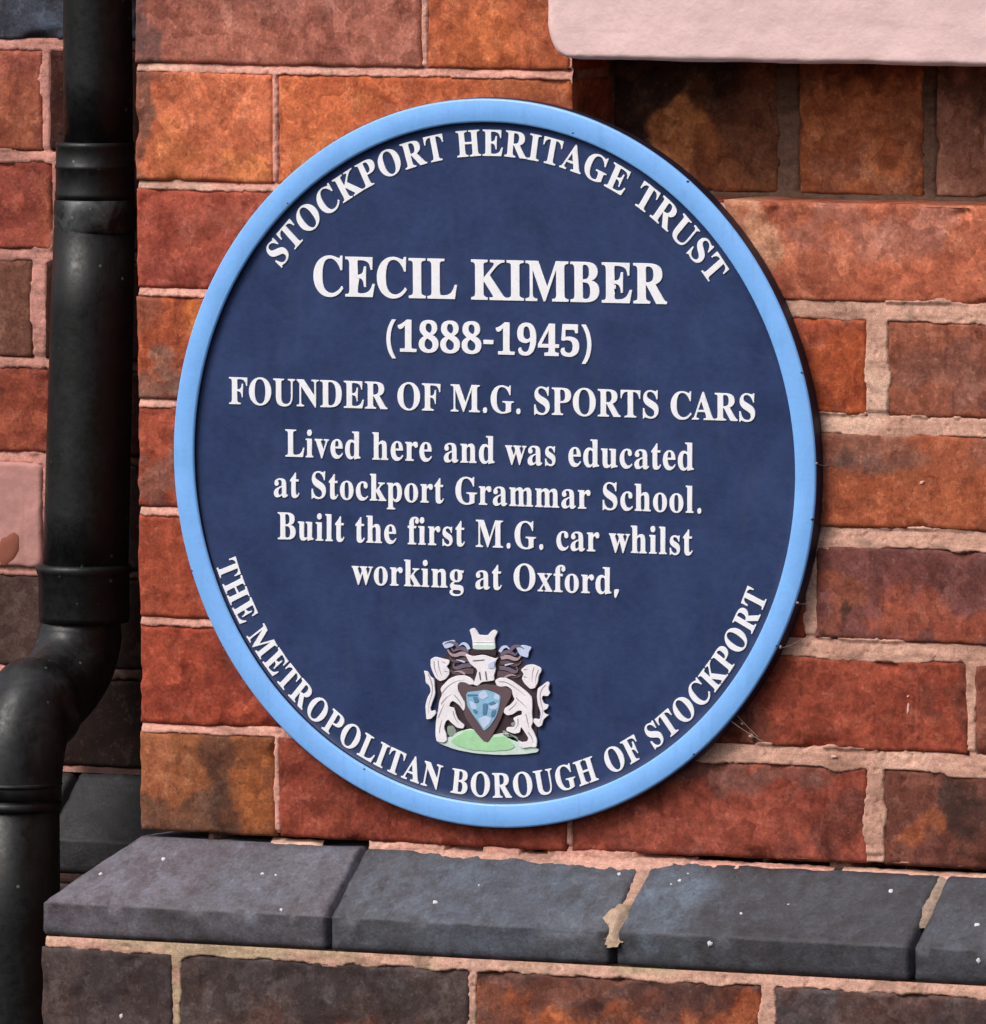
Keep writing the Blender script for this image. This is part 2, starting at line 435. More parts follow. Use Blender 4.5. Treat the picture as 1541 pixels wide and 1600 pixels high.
PINK, BEIGE, CREAM = np.array(lin(222, 162, 146)), np.array(lin(208, 160, 141)), np.array(lin(226, 186, 164))
def main_col(X, Z):
    k = sstep(.02, .16, X)[..., None]
    c = PINK * (1 - k) + BEIGE * k
    q = sstep(.05, .5, fbm(X * 16, Z * 30, 77))[..., None] * .6
    c = c * (1 - q) + CREAM * q
    q = sstep(.1, .6, fbm(X * 22, Z * 22, 78))[..., None] * .45
    return c * (1 - q) + np.array(lin(150, 104, 86)) * q
def main_over(X, Z):
    rt = sstep(.05, .15, X)
    return np.clip(fbm(X * 38, Z * 60, 21, 3) * (.0008 + .0040 * rt) + .0006 * rt, 0, .0075)
def main_gap(X, Z):
    low = 1 - sstep(.7190, .7215, Z)
    k = 1 - sstep(-.115, -.095, X) * (1 - sstep(.105, .150, X))
    crumbs = sstep(.25, .5, fbm(X * 50, Z * 10, 91, 3))
    return low * np.clip(k * (1 - .8 * crumbs) + .7 * sstep(.2, .5, fbm(X * 35, Z * 0, 92)), 0, 1)
beds = [(z, LTH) for z in J]
me = mortar_mesh(XC + .0012, .0625, .7130, TOP, rects, 0, beds, .0012, main_col, main_over, main_gap, wob=.55)
link('mortar', me, M['mortar'], wall, -W0)
bedsR = [(z, RTH) for z in J]
rects_panel_gap = rects + [(.0605, .60, J[1] - .0035, 1.45)]
me = mortar_mesh(.0625, .53, .7130, J[1] - .0036, rects_panel_gap, 0, bedsR, .0012, main_col, main_over, main_gap, struck=.0016, wob=.7)
link('mortar', me, M['mortar'], wall, -W0)
link('wall_core', box_mesh('wall_core', XC + .010, .60, .115, .53, .45, TOP - .004, PINK * .8), M['mortar'], wall, -W0)
link('wall_core', box_mesh('wall_core', XC + .010, .060, .012, .1151, .7260, TOP - .004, PINK * .8), M['mortar'], wall, -W0)
link('wall_core', box_mesh('wall_core', .0602, .60, .012, .1152, .7262, J[1] - .010, PINK * .8), M['mortar'], wall, -W0)

# ---- sunk panel of header bricks under the sill
PY = .058
panel = []
PB = [(.0640, .1905, lin(140, 82, 54), [P(.1, .95, .75, .8, SOOT_SHADE, 1.0), P(.88, .7, .20, .8, lin(90, 60, 44), .7), P(.45, .3, .30, .3, lin(214, 132, 80), .8)]),  # dark tops: soot together with the sill's shade, painted in
      (.2065, .3010, lin(182, 108, 70), [P(.5, 1.0, .8, .26, SOOT_SHADE, .75), P(.9, .5, .14, .5, lin(120, 74, 52), .6), P(.5, .05, .5, .14, lin(150, 104, 88), .5)]),
      (.3105, .4060, lin(160, 112, 92), [P(.5, 1, .7, .3, SOOT_SHADE, .6)]), (.4155, .5110, RED, [])]
for k, (a, b, base, pat) in enumerate(PB):
    panel.append((a, b, J[1] + .0006, 1.262))
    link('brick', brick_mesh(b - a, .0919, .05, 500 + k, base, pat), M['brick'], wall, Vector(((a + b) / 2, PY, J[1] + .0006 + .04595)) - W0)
pc = lambda X, Z: np.ones(X.shape + (1,)) * np.array(lin(124, 98, 84)) * (1 - .5 * sstep(1.215, 1.255, Z + .01 * fbm(X * 30, Z * 30, 5)))[..., None]  # darker towards the top: shade under the sill painted into the mortar
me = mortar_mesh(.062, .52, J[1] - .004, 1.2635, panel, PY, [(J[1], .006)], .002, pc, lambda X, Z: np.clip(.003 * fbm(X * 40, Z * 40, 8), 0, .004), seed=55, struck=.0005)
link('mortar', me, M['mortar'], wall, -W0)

# small pale scars on the wall
def blob_mesh(rx, rz, h, seed):
    rr = random.Random(seed)
    n = 22
    ph = [(rr.uniform(0, 6.28), rr.uniform(.05, .22) / (k ** .6)) for k in range(1, 6)]
    wob = lambda a: 1 + sum(am * math.sin((k + 2) * a + p) for k, (p, am) in enumerate(ph))
    vs_ = [(0, -h, 0)]
    for ring_, hh in ((.5, .9), (.85, .6), (1, 0)):
        for k in range(n):
            a = 2 * math.pi * k / n; q = ring_ * wob(a)
            vs_.append((rx * q * math.cos(a), -h * hh + (.0004 if hh == 0 else 0), rz * q * math.sin(a)))
    f = [(0, 1 + k, 1 + (k + 1) % n) for k in range(n)]
    for r_ in range(2):
        o_ = 1 + r_ * n
        f += [(o_ + k, o_ + n + k, o_ + n + (k + 1) % n, o_ + (k + 1) % n) for k in range(n)]
    return mesh('speck', np.array(vs_), f, True)
M['scar'] = plain('pale_scar', lin(220, 176, 164), .9)
for k, (x, z, rx, rz) in enumerate([(.3185, .8265, .0011, .0034), (.3185, .835, .0008, .001), (.329, .980, .0018, .0012), (.262, .792, .002, .0012)]):
    link('pale_scar', blob_mesh(rx, rz, .0004, k), M['scar'], wall, Vector((x, -.0004, z)) - W0)

# ================================================================== plinth
PP = .050                                                     # projection
plinth = tag(empty('brick_plinth', (0, 0, .45)), 'projecting dark brick plinth with sloping blue-grey coping bricks below the plaque', 'plinth')
W1 = Vector((0, 0, .45))
ZT, ZE, ZB = .7140, .6712, .6478
def coping_mesh(xt0, xt1, xf0, xf1, seed, base, patches, zt=ZT, ze=ZE, zb=ZB, pp=PP, y0=.105):
    nx = int((xf1 - xf0) / .004)
    prof = [(y0, zt)]
    n_s, n_f = 14, 7
    for k in range(n_s + 1):
        q = k / n_s; prof.append((-pp * q, zt + (ze - zt) * q))
    # soften the arris
    prof[-1] = (-pp + .0030, ze + .0026); prof.append((-pp + .0016, ze + .0013)); prof.append((-pp + .0005, ze + .0002)); prof.append((-pp, ze - .0012)); prof.append((-pp, ze - .002))
    for k in range(1, n_f + 1):
        q = k / n_f; prof.append((-pp + (.0015 * max(0, q - .85) / .15), ze - .002 + (zb - ze + .002) * q))
    prof.append((.105, zb))
    prof = np.array(prof); m_ = len(prof)
    prog = np.clip(-prof[:, 0] / pp, 0, 1)
    U = np.linspace(0, 1, nx + 1); U = U - .05 * np.sin(2 * np.pi * U)
    L = xt0 + (xf0 - xt0) * prog; Rr = xt1 + (xf1 - xt1) * prog
    X = L[:, None] + (Rr - L)[:, None] * U[None, :]
    Yp = np.repeat(prof[:, :1], nx + 1, 1); Zp = np.repeat(prof[:, 1:], nx + 1, 1)
    arc = np.cumsum(np.r_[0, np.hypot(*np.diff(prof, axis=0).T)])[:, None] + 0 * X
    s = seed * 5
    nrm = np.gradient(prof, axis=0); nrm = np.stack([nrm[:, 1], -nrm[:, 0]], 1); nrm /= np.linalg.norm(nrm, axis=1)[:, None] + 1e-9
    e = np.minimum(U, 1 - U)[None, :] * (xf1 - xf0) + .0015 * fbm(X * 130, arc * 130, s + 8)
    dsp = .0006 * fbm(X * 60, arc * 60, s + 1) + .0009 * fbm(X * 14, arc * 14, s + 2) + .0005 * fbm(X * 200, arc * 200, s + 3)
    dsp = dsp - .0020 * np.clip(1 - e / .003, 0, 1) ** 2
    arris = np.exp(-((Zp - ze) / .004) ** 2)
    dsp = dsp - .004 * arris * sstep(.22, .5, fbm(X * 60, X * 0 + seed, s + 5, 4)) - .0035 * sstep(.42, .6, fbm(X * 38, arc * 38, s + 19, 3)) * np.clip(1 - e / .010, 0, 1)
    sgn = 1
    Yp = Yp + sgn * nrm[:, :1] * dsp; Zp = Zp + sgn * nrm[:, 1:] * dsp
    C = np.empty(X.shape + (3,)); C[:] = base
    C *= (1 + .22 * fbm(X * 18, arc * 24, s + 6, 4))[..., None]
    V_ = arc / arc.max()
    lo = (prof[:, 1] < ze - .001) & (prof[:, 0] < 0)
    k = (lo[:, None] * (.30 + .35 * sstep(-.2, .3, fbm(X * 26, arc * 50, s + 21, 4))))[..., None]      # shade of the front face, with some grime, put into the colour
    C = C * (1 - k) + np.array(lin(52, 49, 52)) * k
    for (pu, pv, ru, rv, pcol, st) in patches:
        dd = np.hypot((U[None, :] + .10 * fbm(X * 40, arc * 40, s + 11, 3) - pu) / ru, (V_ + .2 * fbm(X * 40, arc * 40, s + 12, 3) - pv) / rv)
        k = ((1 - sstep(.5, 1.1, dd)) * st)[..., None]
        C = C * (1 - k) + np.array(pcol) * k
    V3 = np.stack([X, Yp, Zp], -1).reshape(-1, 3)
    idx = np.arange(m_ * (nx + 1)).reshape(m_, nx + 1)
    f = np.stack([idx[:-1, :-1], idx[1:, :-1], idx[1:, 1:], idx[:-1, 1:]], -1).reshape(-1, 4).tolist()
    f.append(idx[:, 0].tolist()[::-1]); f.append(idx[:, -1].tolist())
    return mesh('coping_brick', V3, f, True, C.reshape(-1, 3))
BLUE, BLUE2, MAUVE = lin(72, 72, 80), lin(58, 57, 64), lin(90, 83, 91)
G = .0022
CB = [(XC + .0, -.1035 - G, XC - PP, -.1035 - G, MAUVE, [P(.2, .3, .3, .3, lin(102, 93, 102), .6), P(.7, .3, .25, .3, lin(90, 89, 99), .5), P(.35, .85, .4, .12, lin(62, 56, 60), .6), P(.85, .88, .2, .14, lin(60, 56, 60), .6)]),
      (-.1035 + G, .1190 - G - .002, -.1035 + G, .1190 - G - .002, BLUE, [P(.6, .3, .4, .4, lin(76, 80, 92), .6), P(.3, .8, .3, .2, lin(50, 47, 50), .7), P(.75, .85, .2, .16, lin(50, 48, 52), .6), P(.1, .9, .2, .2, lin(52, 50, 52), .6)]),
      (.1190 + G, .3455 - G, .1190 + G, .3455 - G, BLUE2, [P(.12, .35, .16, .3, lin(84, 90, 102), .7), P(.6, .3, .4, .3, lin(54, 52, 58), .5), P(.5, .62, .6, .06, lin(80, 84, 92), .5)]),
      (.3455 + G, .5700, .3455 + G, .5700, BLUE2, [P(.2, .4, .3, .3, lin(68, 68, 76), .5)])]
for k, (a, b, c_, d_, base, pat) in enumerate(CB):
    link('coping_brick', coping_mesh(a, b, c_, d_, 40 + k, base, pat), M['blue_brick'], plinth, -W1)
# coping of the return along the left side, mitred into the corner brick
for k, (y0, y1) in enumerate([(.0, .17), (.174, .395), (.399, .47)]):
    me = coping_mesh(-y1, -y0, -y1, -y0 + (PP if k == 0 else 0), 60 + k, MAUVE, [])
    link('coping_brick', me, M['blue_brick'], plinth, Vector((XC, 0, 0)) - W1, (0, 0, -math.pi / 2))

prect = []
PL = [(XC - PP - .001, -.2272, DARK, [P(.15, .3, .2, .4, lin(84, 62, 56), .6), P(.6, .8, .4, .3, lin(58, 50, 52), .5)]),
      (-.2225, .0065, lin(74, 58, 55), [P(.80, .15, .30, .40, lin(128, 66, 50), .75), P(.25, .15, .15, .3, lin(100, 58, 48), .5), P(.4, .8, .5, .3, lin(60, 52, 54), .6)]),
      (.0115, .2310, lin(150, 78, 50), [P(.5, 1.0, 1.0, .30, lin(74, 56, 55), .92), P(.10, .3, .10, .6, lin(82, 58, 54), .8), P(.48, .3, .05, .6, lin(70, 50, 46), .7), P(.85, .7, .06, .08, SOOT_SHADE, .9), P(.3, .35, .14, .35, lin(184, 98, 60), .7), P(.62, .3, .08, .3, lin(176, 96, 62), .6)]),
      (.2425, .4600, lin(86, 62, 58), [P(.1, .7, .12, .4, lin(70, 64, 66), .8), P(.5, .3, .3, .3, lin(132, 76, 62), .7), P(.8, .8, .3, .3, lin(64, 54, 56), .7)])]
PZ0, PZ1 = .5690, .6392
for k, (a, b, base, pat) in enumerate(PL):
    prect.append((a, b, PZ0, PZ1))
    link('brick', brick_mesh(b - a, PZ1 - PZ0, .10, 700 + k, base, pat, chips=1.1), M['brick'], plinth, Vector(((a + b) / 2, -PP, (PZ0 + PZ1) / 2)) - W1)
for c in range(2):
    z0, z1 = PZ0 - .0755 * (c + 1), PZ1 - .0755 * (c + 1)
    xs = [XC - PP - .001, -.108, .117, .342, .46] if c == 0 else [XC - PP - .001, -.2225, .0065, .236, .46]
    for a, b in zip(xs[:-1], xs[1:]):
        prect.append((a, b - .005, z0, z1))
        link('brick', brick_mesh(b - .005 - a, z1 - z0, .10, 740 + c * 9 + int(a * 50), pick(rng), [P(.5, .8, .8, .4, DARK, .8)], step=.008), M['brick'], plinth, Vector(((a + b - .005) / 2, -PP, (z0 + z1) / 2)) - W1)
for c in range(3):
    z0, z1 = PZ0 - .0755 * c, PZ1 - .0755 * c
    y = .056 if c % 2 == 0 else .170
    while y < .44:
        y1 = min(y + .215, .476)
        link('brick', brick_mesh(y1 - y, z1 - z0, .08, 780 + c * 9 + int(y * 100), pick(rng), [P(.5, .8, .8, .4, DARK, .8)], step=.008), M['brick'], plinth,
             Vector((XC - PP - .001, (y + y1) / 2, (z0 + z1) / 2)) - W1, (0, 0, -math.pi / 2))
        y = y1 + .006
def pl_col(X, Z):
    c = np.ones(X.shape + (1,)) * np.array(lin(206, 160, 142))
    q = sstep(.0, .5, fbm(X * 20, Z * 40, 177))[..., None] * .8
    c = c * (1 - q) + np.array(lin(178, 158, 128)) * q
    q = sstep(.2, .5, fbm(X * 34, Z * 30, 178))[..., None] * .5
    return c * (1 - q) + np.array(lin(122, 92, 80)) * q
me = mortar_mesh(XC - PP + .002, .46, .42, .6470, prect, -PP, [(.6430, .008)], .0012, pl_col,
                 lambda X, Z: np.clip(.0045 * fbm(X * 40, Z * 60, 33, 3) + .0006, 0, .006), seed=95, struck=.0015)
link('mortar', me, M['mortar'], plinth, -W1)
link('plinth_core', box_mesh('plinth_core', XC - PP + .010, .60, -PP + .012, .10, .42, .6472, PINK * .6), M['mortar'], plinth, -W1)
link('plinth_core', box_mesh('plinth_core', XC - PP + .011, XC + .05, .101, .50, .42, .6474, PINK * .6), M['mortar'], plinth, -W1)

# mortar squeezed out over the coping
def smear_mesh(outline, seed, thick, colr, res=.0022):
    """lumpy patch laid on the coping slope; outline in (x, s): s = way down the slope in metres"""
    o = np.array(outline)
    x0, s0 = o.min(0) - .004; x1, s1 = o.max(0) + .004
    nx, ns = max(3, int((x1 - x0) / res)), max(3, int((s1 - s0) / res))
    X, S_ = np.meshgrid(np.linspace(x0, x1, nx + 1), np.linspace(s0, s1, ns + 1))
    # signed distance to the outline
    D = np.full(X.shape, 9.0); ins = np.zeros(X.shape, bool)
    n = len(o)
    for k in range(n):
        a, b = o[k], o[(k + 1) % n]; ab = b - a
        tt = np.clip(((X - a[0]) * ab[0] + (S_ - a[1]) * ab[1]) / (ab @ ab + 1e-12), 0, 1)
        D = np.minimum(D, np.hypot(X - a[0] - tt * ab[0], S_ - a[1] - tt * ab[1]))
        cr = ((a[1] > S_) != (b[1] > S_)) & (X < (b[0] - a[0]) * (S_ - a[1]) / (b[1] - a[1] + 1e-12) + a[0])
        ins ^= cr
    D = np.where(ins, D, -D) + .0018 * fbm(X * 150, S_ * 150, seed, 3)
    H = -.0012 + thick * np.clip(D / .004, -1, 1) * (1 + .5 * fbm(X * 160, S_ * 160, seed + 1, 3)) + .0006 * fbm(X * 400, S_ * 400, seed + 2, 2)
    dn = Vector((0, -PP, ZE - ZT)).normalized(); up_ = Vector((0, -dn.z, dn.y)); up_ = up_ if up_.z > 0 else -up_
    V3 = np.stack([X, dn.y * S_ + up_.y * H, ZT + dn.z * S_ + up_.z * H], -1).reshape(-1, 3)
    idx = np.arange((nx + 1) * (ns + 1)).reshape(ns + 1, nx + 1)
    f = np.stack([idx[:-1, :-1], idx[1:, :-1], idx[1:, 1:], idx[:-1, 1:]], -1).reshape(-1, 4)
    ok = (D > -.004); keep = (ok[:-1, :-1] | ok[1:, 1:] | ok[:-1, 1:] | ok[1:, :-1]).ravel()
    f = f[keep]; used = np.unique(f); rm = np.full(len(V3), -1); rm[used] = np.arange(len(used))
    return mesh('mortar_smear', V3[used], rm[f], True, np.tile(colr, (len(used), 1)))
SM = [([(-.085, -.006), (-.03, -.004), (.04, -.004), (.10, -.006), (.150, -.006), (.152, .003), (.125, .008), (.095, .010), (.06, .009), (.02, .006), (-.02, .005), (-.05, .003), (-.082, .001)], np.array(lin(204, 156, 140)), .0022),
      ([(-.175, -.004), (-.142, -.004), (-.142, .0015), (-.175, .001)], CREAM, .0016),
      ([(.150, -.003), (.255, -.002), (.255, .0022), (.21, .003), (.185, .0055), (.155, .004)], PINK, .0016),
      ([(.114, .006), (.128, .006), (.126, .025), (.121, .046), (.116, .046), (.117, .025)], np.array(lin(176, 140, 124)), .0012),
      ([(.107, .046), (.113, .040), (.122, .040), (.125, .052), (.123, .064), (.119, .072), (.113, .062), (.104, .054)], np.array(lin(182, 156, 134)), .0042),
      ([(.339, .0), (.347, .0), (.3465, .03), (.3435, .042), (.341, .03)], np.array(lin(150, 130, 116)), .0014),
      ([(.27, -.003), (.40, -.003), (.40, .0008), (.33, .0014), (.29, .0008)], BEIGE, .0014)]
for k, (ol, cc, thk) in enumerate(SM):
    link('mortar_smear', smear_mesh(ol, 60 + k * 3, thk, cc), M['mortar'], plinth, -W1)
slope_rot = (-(math.pi / 2 - math.atan2(ZT - ZE, PP)), 0, 0)
for k, (x, q, rr) in enumerate([(-.254, .30, .0021), (-.297, .56, .0017), (-.171, .44, .0016), (-.160, .45, .0012), (-.142, .94, .0016), (.102, .19, .0018), (.154, .14, .0016),
                               (.150, .24, .0018), (.311, .24, .0024), (.386, .65, .0025), (.208, .66, .0014), (-.027, .72, .0022), (.145, .3, .001), (.24, .5, .001), (.0, .45, .001)]):
    link('white_speck', blob_mesh(rr * .85, rr * .75, .0005, 30 + k), M['speck'], plinth, Vector((x, -PP * q, ZT + (ZE - ZT) * q)) - W1, slope_rot)
for k, (x, z, rr) in enumerate([(.193, .666, .0018), (.396, .664, .0016), (-.268, .594, .0016)]):
    link('white_speck', blob_mesh(rr, rr * 1.2, .0009, 60 + k), M['speck'], plinth, Vector((x, -PP - .0003, z)) - W1)

# ================================================================== recessed wall on the left
RY = .53
rec = tag(empty('brick_wall', (-.6, RY, .45)), 'dark recessed brick wall behind the black drainpipe', 'wall')
W2 = Vector((-.6, RY, .45))
RJ = [1.243, 1.160, 1.0865, 1.0055, .935, .851, .775, .7015]
rr_ = []
RB = [  # z index (course above RJ[k]), x0, x1, colour, patches, name
 (0, -.760, -.585, lin(78, 84, 104), [P(.5, .2, .6, .4, lin(92, 94, 108), .5)]), (0, -.579, -.36, lin(120, 64, 50), []),
 (1, -.780, -.6685, lin(152, 80, 64), [P(.8, .4, .3, .5, lin(150, 84, 50), .5)]), (1, -.6615, -.55, RED, []), (1, -.545, -.36, RED, []),
 (2, -.88, -.661, lin(146, 70, 56), [P(.93, .5, .08, .6, lin(170, 90, 62), .6), P(.98, .7, .05, .4, lin(90, 62, 56), .7)]), (2, -.654, -.44, RED, []), (2, -.434, -.36, RED, []),
 (3, -.79, -.6785, lin(118, 72, 58), [P(.8, .4, .4, .5, lin(104, 66, 54), .6)]), (3, -.6665, -.55, RED, []), (3, -.545, -.36, RED, []),
 (4, -.888, -.664, lin(138, 68, 52), [P(.93, .5, .1, .6, lin(158, 76, 52), .7)]), (4, -.657, -.44, CLEAN, []), (4, -.434, -.36, RED, []),
 (6, -.78, -.664, lin(72, 50, 45), []), (6, -.658, -.55, lin(104, 60, 50), []), (6, -.545, -.36, lin(112, 60, 48), []),
 (7, -.88, -.664, lin(70, 46, 40), []), (7, -.658, -.44, lin(96, 54, 46), []), (7, -.434, -.36, lin(96, 54, 46), []),
]
RJt = [RJ[0] + .080] + RJ
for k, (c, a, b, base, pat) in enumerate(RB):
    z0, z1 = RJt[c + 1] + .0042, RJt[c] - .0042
    if b > -.60: base = tuple(q * .10 for q in base)          # shade of the corner behind the pipe, put into the brick colour
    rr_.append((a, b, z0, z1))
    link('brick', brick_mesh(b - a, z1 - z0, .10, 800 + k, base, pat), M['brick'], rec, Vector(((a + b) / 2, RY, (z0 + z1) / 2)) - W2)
# the block patched over with pink cement and its neighbours
z0, z1 = RJt[6] + .002, RJt[5] - .004
rr_.append((-.86, -.6705, z0, z1)); rr_.append((-.664, -.36, z0, z1))
o = link('cement_patch', brick_mesh(.1895, z1 - z0, .10, 850, (1, 1, 1), chips=.6), M['render_patch'], rec, Vector((-.76525, RY - .003, (z0 + z1) / 2)) - W2)
o['label'] = 'smooth pink cement patch over the bricks'
link('brick', brick_mesh(.304, z1 - z0, .10, 851, lin(40, 24, 22)), M['brick'], rec, Vector((-.512, RY, (z0 + z1) / 2)) - W2)  # near-black base, also painting the shade behind the pipe
link('exposed_chip', blob_mesh(.010, .0105, .0006, 23), plain('exposed_orange_brick', lin(140, 82, 66), .9), rec, Vector((-.6985, RY - .0034, .866)) - W2)
zc = RJt[0]
for c in range(3):
    z0, z1 = zc + .004, zc + .0715
    for a, b in [(-.86, -.64), (-.633, -.36)]:
        rr_.append((a, b, z0, z1)); link('brick', brick_mesh(b - a, z1 - z0, .1, 870 + c * 3 + int(a * 10), pick(rng), step=.008), M['brick'], rec, Vector(((a + b) / 2, RY, (z0 + z1) / 2)) - W2)
    zc += .0755
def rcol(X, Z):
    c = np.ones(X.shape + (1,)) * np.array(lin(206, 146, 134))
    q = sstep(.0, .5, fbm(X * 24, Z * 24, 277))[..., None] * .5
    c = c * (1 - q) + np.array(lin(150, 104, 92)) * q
    q = sstep(-.665, -.635, X + .02 * fbm(X * 20, Z * 20, 279))[..., None] * .93  # mortar darkens to the right: shade behind the pipe, as colour
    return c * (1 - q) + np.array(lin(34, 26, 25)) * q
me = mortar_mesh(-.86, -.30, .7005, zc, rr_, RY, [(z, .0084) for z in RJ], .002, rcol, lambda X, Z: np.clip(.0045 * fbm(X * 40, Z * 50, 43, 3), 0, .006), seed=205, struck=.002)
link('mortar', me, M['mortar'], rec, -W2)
link('wall_core', box_mesh('wall_core', -.87, -.29, RY + .012, RY + .12, .42, zc - .004, PINK * .7), M['mortar'], rec, -W2)
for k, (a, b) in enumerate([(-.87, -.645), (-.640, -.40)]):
    me = coping_mesh(a, b, a, b, 90 + k, lin(30, 30, 33), [], zt=.700, ze=.655, zb=.630)  # base darkened to paint the shade of the recess
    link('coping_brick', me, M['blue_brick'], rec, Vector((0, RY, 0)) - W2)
lr = []
for k, (a, b) in enumerate([(-.87, -.70), (-.695, -.475)]):
    lr.append((a, b, .55, .622)); link('brick', brick_mesh(b - a, .072, .1, 900 + k, DARK), M['brick'], rec, Vector(((a + b) / 2, RY - PP, .586)) - W2)
    lr.append((a, b, .47, .543)); link('brick', brick_mesh(b - a, .073, .1, 910 + k, DARK), M['brick'], rec, Vector(((a + b) / 2, RY - PP, .5065)) - W2)
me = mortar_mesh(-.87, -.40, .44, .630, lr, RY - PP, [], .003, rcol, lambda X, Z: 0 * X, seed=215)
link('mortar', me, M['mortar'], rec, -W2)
link('wall_core', box_mesh('wall_core', -.86, -.40, RY - PP + .012, RY + .012, .44, .6295, PINK * .6), M['mortar'], rec, -W2)

# ================================================================== window sill
sill = tag(empty('window_sill', (.0605, -.037, 1.2628)), 'pale pink painted stone window sill jutting out above the plaque', 'sill')
SX, SY, SZ = .0605, -.037, 1.2628
outl = [(.0215, 0), (.013, .0012), (.0085, .004), (.0062, .0058), (.0030, .012), (.0012, .018), (.0, .024), (.0006, .034), (.0, .060), (.0004, .105)]
nxs = 150
rows = 40
zz = np.r_[0, np.linspace(.0004, .0042, 5), np.linspace(.006, .105, rows - 6)]
oz = np.array([p[1] for p in outl]); ox = np.array([p[0] for p in outl])
zl = np.interp(zz, oz, ox)
U = np.linspace(0, 1, nxs + 1) ** 1.6
X = zl[:, None] + (.62 - zl)[:, None] * U[None, :]
Z = zz[:, None] + 0 * X
e1 = X - zl[:, None]
Yf = .0035 * np.clip(1 - (Z + .0006 * fbm(X * 70, Z * 70, 3)) / .004, 0, 1) ** 2 + .007 * np.clip(1 - e1 / .008, 0, 1) ** 2
Yf = Yf + .0012 * fbm(X * 22, Z * 40, 8, 4) + .0004 * fbm(X * 160, Z * 160, 9, 3)
Z = Z + .0010 * fbm(X * 26, Z * 0, 10, 3) * np.clip(1 - Z / .02, 0, 1)
idx = np.arange(X.size).reshape(X.shape)
f = np.stack([idx[:-1, :-1], idx[:-1, 1:], idx[1:, 1:], idx[1:, :-1]], -1).reshape(-1, 4)
V3 = np.stack([X, Yf, Z], -1).reshape(-1, 3)
nb0 = len(V3)
ring = np.concatenate([idx[0, :], idx[1:, -1], idx[-1, -2::-1], idx[-2:0:-1, 0]])
B = V3[ring].copy(); B[:, 1] = .155
k1 = nb0 + np.arange(len(ring))
side = np.stack([np.roll(ring, -1), ring, k1, np.roll(k1, -1)], -1)
me = mesh('sill_stone', np.concatenate([V3, B]), np.concatenate([f, side]), True)
link('sill_stone', me, M['sill'], sill, Vector((SX, SY, SZ)) - sill.location)

# ================================================================== drainpipe
pipe = tag(empty('drainpipe', (-.58, .45, .45)), 'black cast iron drainpipe with sockets and a swan-neck bend', 'drainpipe')
W3 = Vector((-.58, .45, .45))
def tube(path, rad, n=40, cap=True):
    pts = [Vector(p) for p in path]; V_ = []; F_ = []
    ref = Vector((1, 0, 0))
    for i, p in enumerate(pts):
        tdir = (pts[min(i + 1, len(pts) - 1)] - pts[max(i - 1, 0)]).normalized()
        a = (ref - tdir * ref.dot(tdir)).normalized(); b = tdir.cross(a)
        for k in range(n):
            th_ = 2 * math.pi * k / n
            V_.append(p + (a * math.cos(th_) + b * math.sin(th_)) * rad[i])
    for i in range(len(pts) - 1):
        for k in range(n):
            F_.append((i * n + k, i * n + (k + 1) % n, (i + 1) * n + (k + 1) % n, (i + 1) * n + k))
    if cap:
        F_.append(tuple(range(n))[::-1]); F_.append(tuple((len(pts) - 1) * n + k for k in range(n)))
    bm_v = [tuple(v_ - W3) for v_ in V_]
    return mesh('tube', np.array(bm_v), F_, True)
def profile(name, zs, mat, ax0=(-.5908, .480), ax1=None, zr=(1.6, 1.0)):
    """straight upright piece: [(z, radius)] along a slightly leaning axis"""
    ax1 = ax1 or ax0
    pa = []
    for z, r_ in zs:
        q = (zr[0] - z) / (zr[0] - zr[1])
        pa.append((ax0[0] + (ax1[0] - ax0[0]) * q, ax0[1] + (ax1[1] - ax0[1]) * q, z))
    me = tube(pa, [r_ for _, r_ in zs])
    return link(name, me, M[mat], pipe)
profile('pipe_section', [(1.54, .0255), (1.40, .0257), (1.30, .0254), (1.22, .0257), (1.172, .0256)], 'pipe')
profile('socket_collar', [(1.1745, .026), (1.1742, .0288), (1.1715, .0294), (1.170, .0289), (1.158, .0290), (1.1572, .0297), (1.155, .0297), (1.154, .0292), (1.138, .0293), (1.136, .0300), (1.132, .0297)], 'pipe', (-.5938, .480))
profile('weathered_ring', [(1.1325, .0285), (1.131, .0303), (1.122, .0312), (1.113, .0308), (1.108, .0299), (1.107, .029)], 'pipe_grey', (-.5938, .480))
profile('pipe_section', [(1.110, .0300), (1.05, .0308), (.98, .0312), (.90, .0316), (.845, .0318)], 'pipe', (-.5948, .480), (-.6013, .474), (1.11, .845))
profile('socket_collar', [(.862, .0318), (.8612, .0345), (.8585, .0358), (.8555, .0350), (.853, .0338), (.823, .0336), (.8185, .0328), (.818, .030)], 'pipe', (-.6022, .474))
bx = -.6050
def arc(p0, p1, p2, n=12):
    p0, p1, p2 = Vector(p0), Vector(p1), Vector(p2)
    return [tuple((1 - k / n) ** 2 * p0 + 2 * (1 - k / n) * (k / n) * p1 + (k / n) ** 2 * p2) for k in range(n + 1)]
e1_ = [(bx, .473, .836)] + arc((bx, .473, .8165), (bx, .471, .772), (bx - .002, .395, .758), 14)
link('elbow', tube(e1_, [.0300] * 2 + [.0312] * (len(e1_) - 2)), M['pipe_worn'], pipe)
bx += .001
e2_ = arc((bx, .414, .7650), (bx, .378, .756), (bx, .376, .695), 16)
rad2 = [.0340, .0362, .0364, .0356] + [.0336] * (len(e2_) - 4)
link('elbow', tube(e2_, rad2), M['pipe_worn'], pipe)
profile('pipe_section', [(.712, .0322), (.60, .0322), (.50, .0323), (.42, .0323)], 'pipe', (bx, .376))
profile('clip_band', [(.7085, .0325), (.708, .0340), (.7065, .0346), (.705, .0340), (.7045, .0325)], 'pipe_worn', (bx, .376))
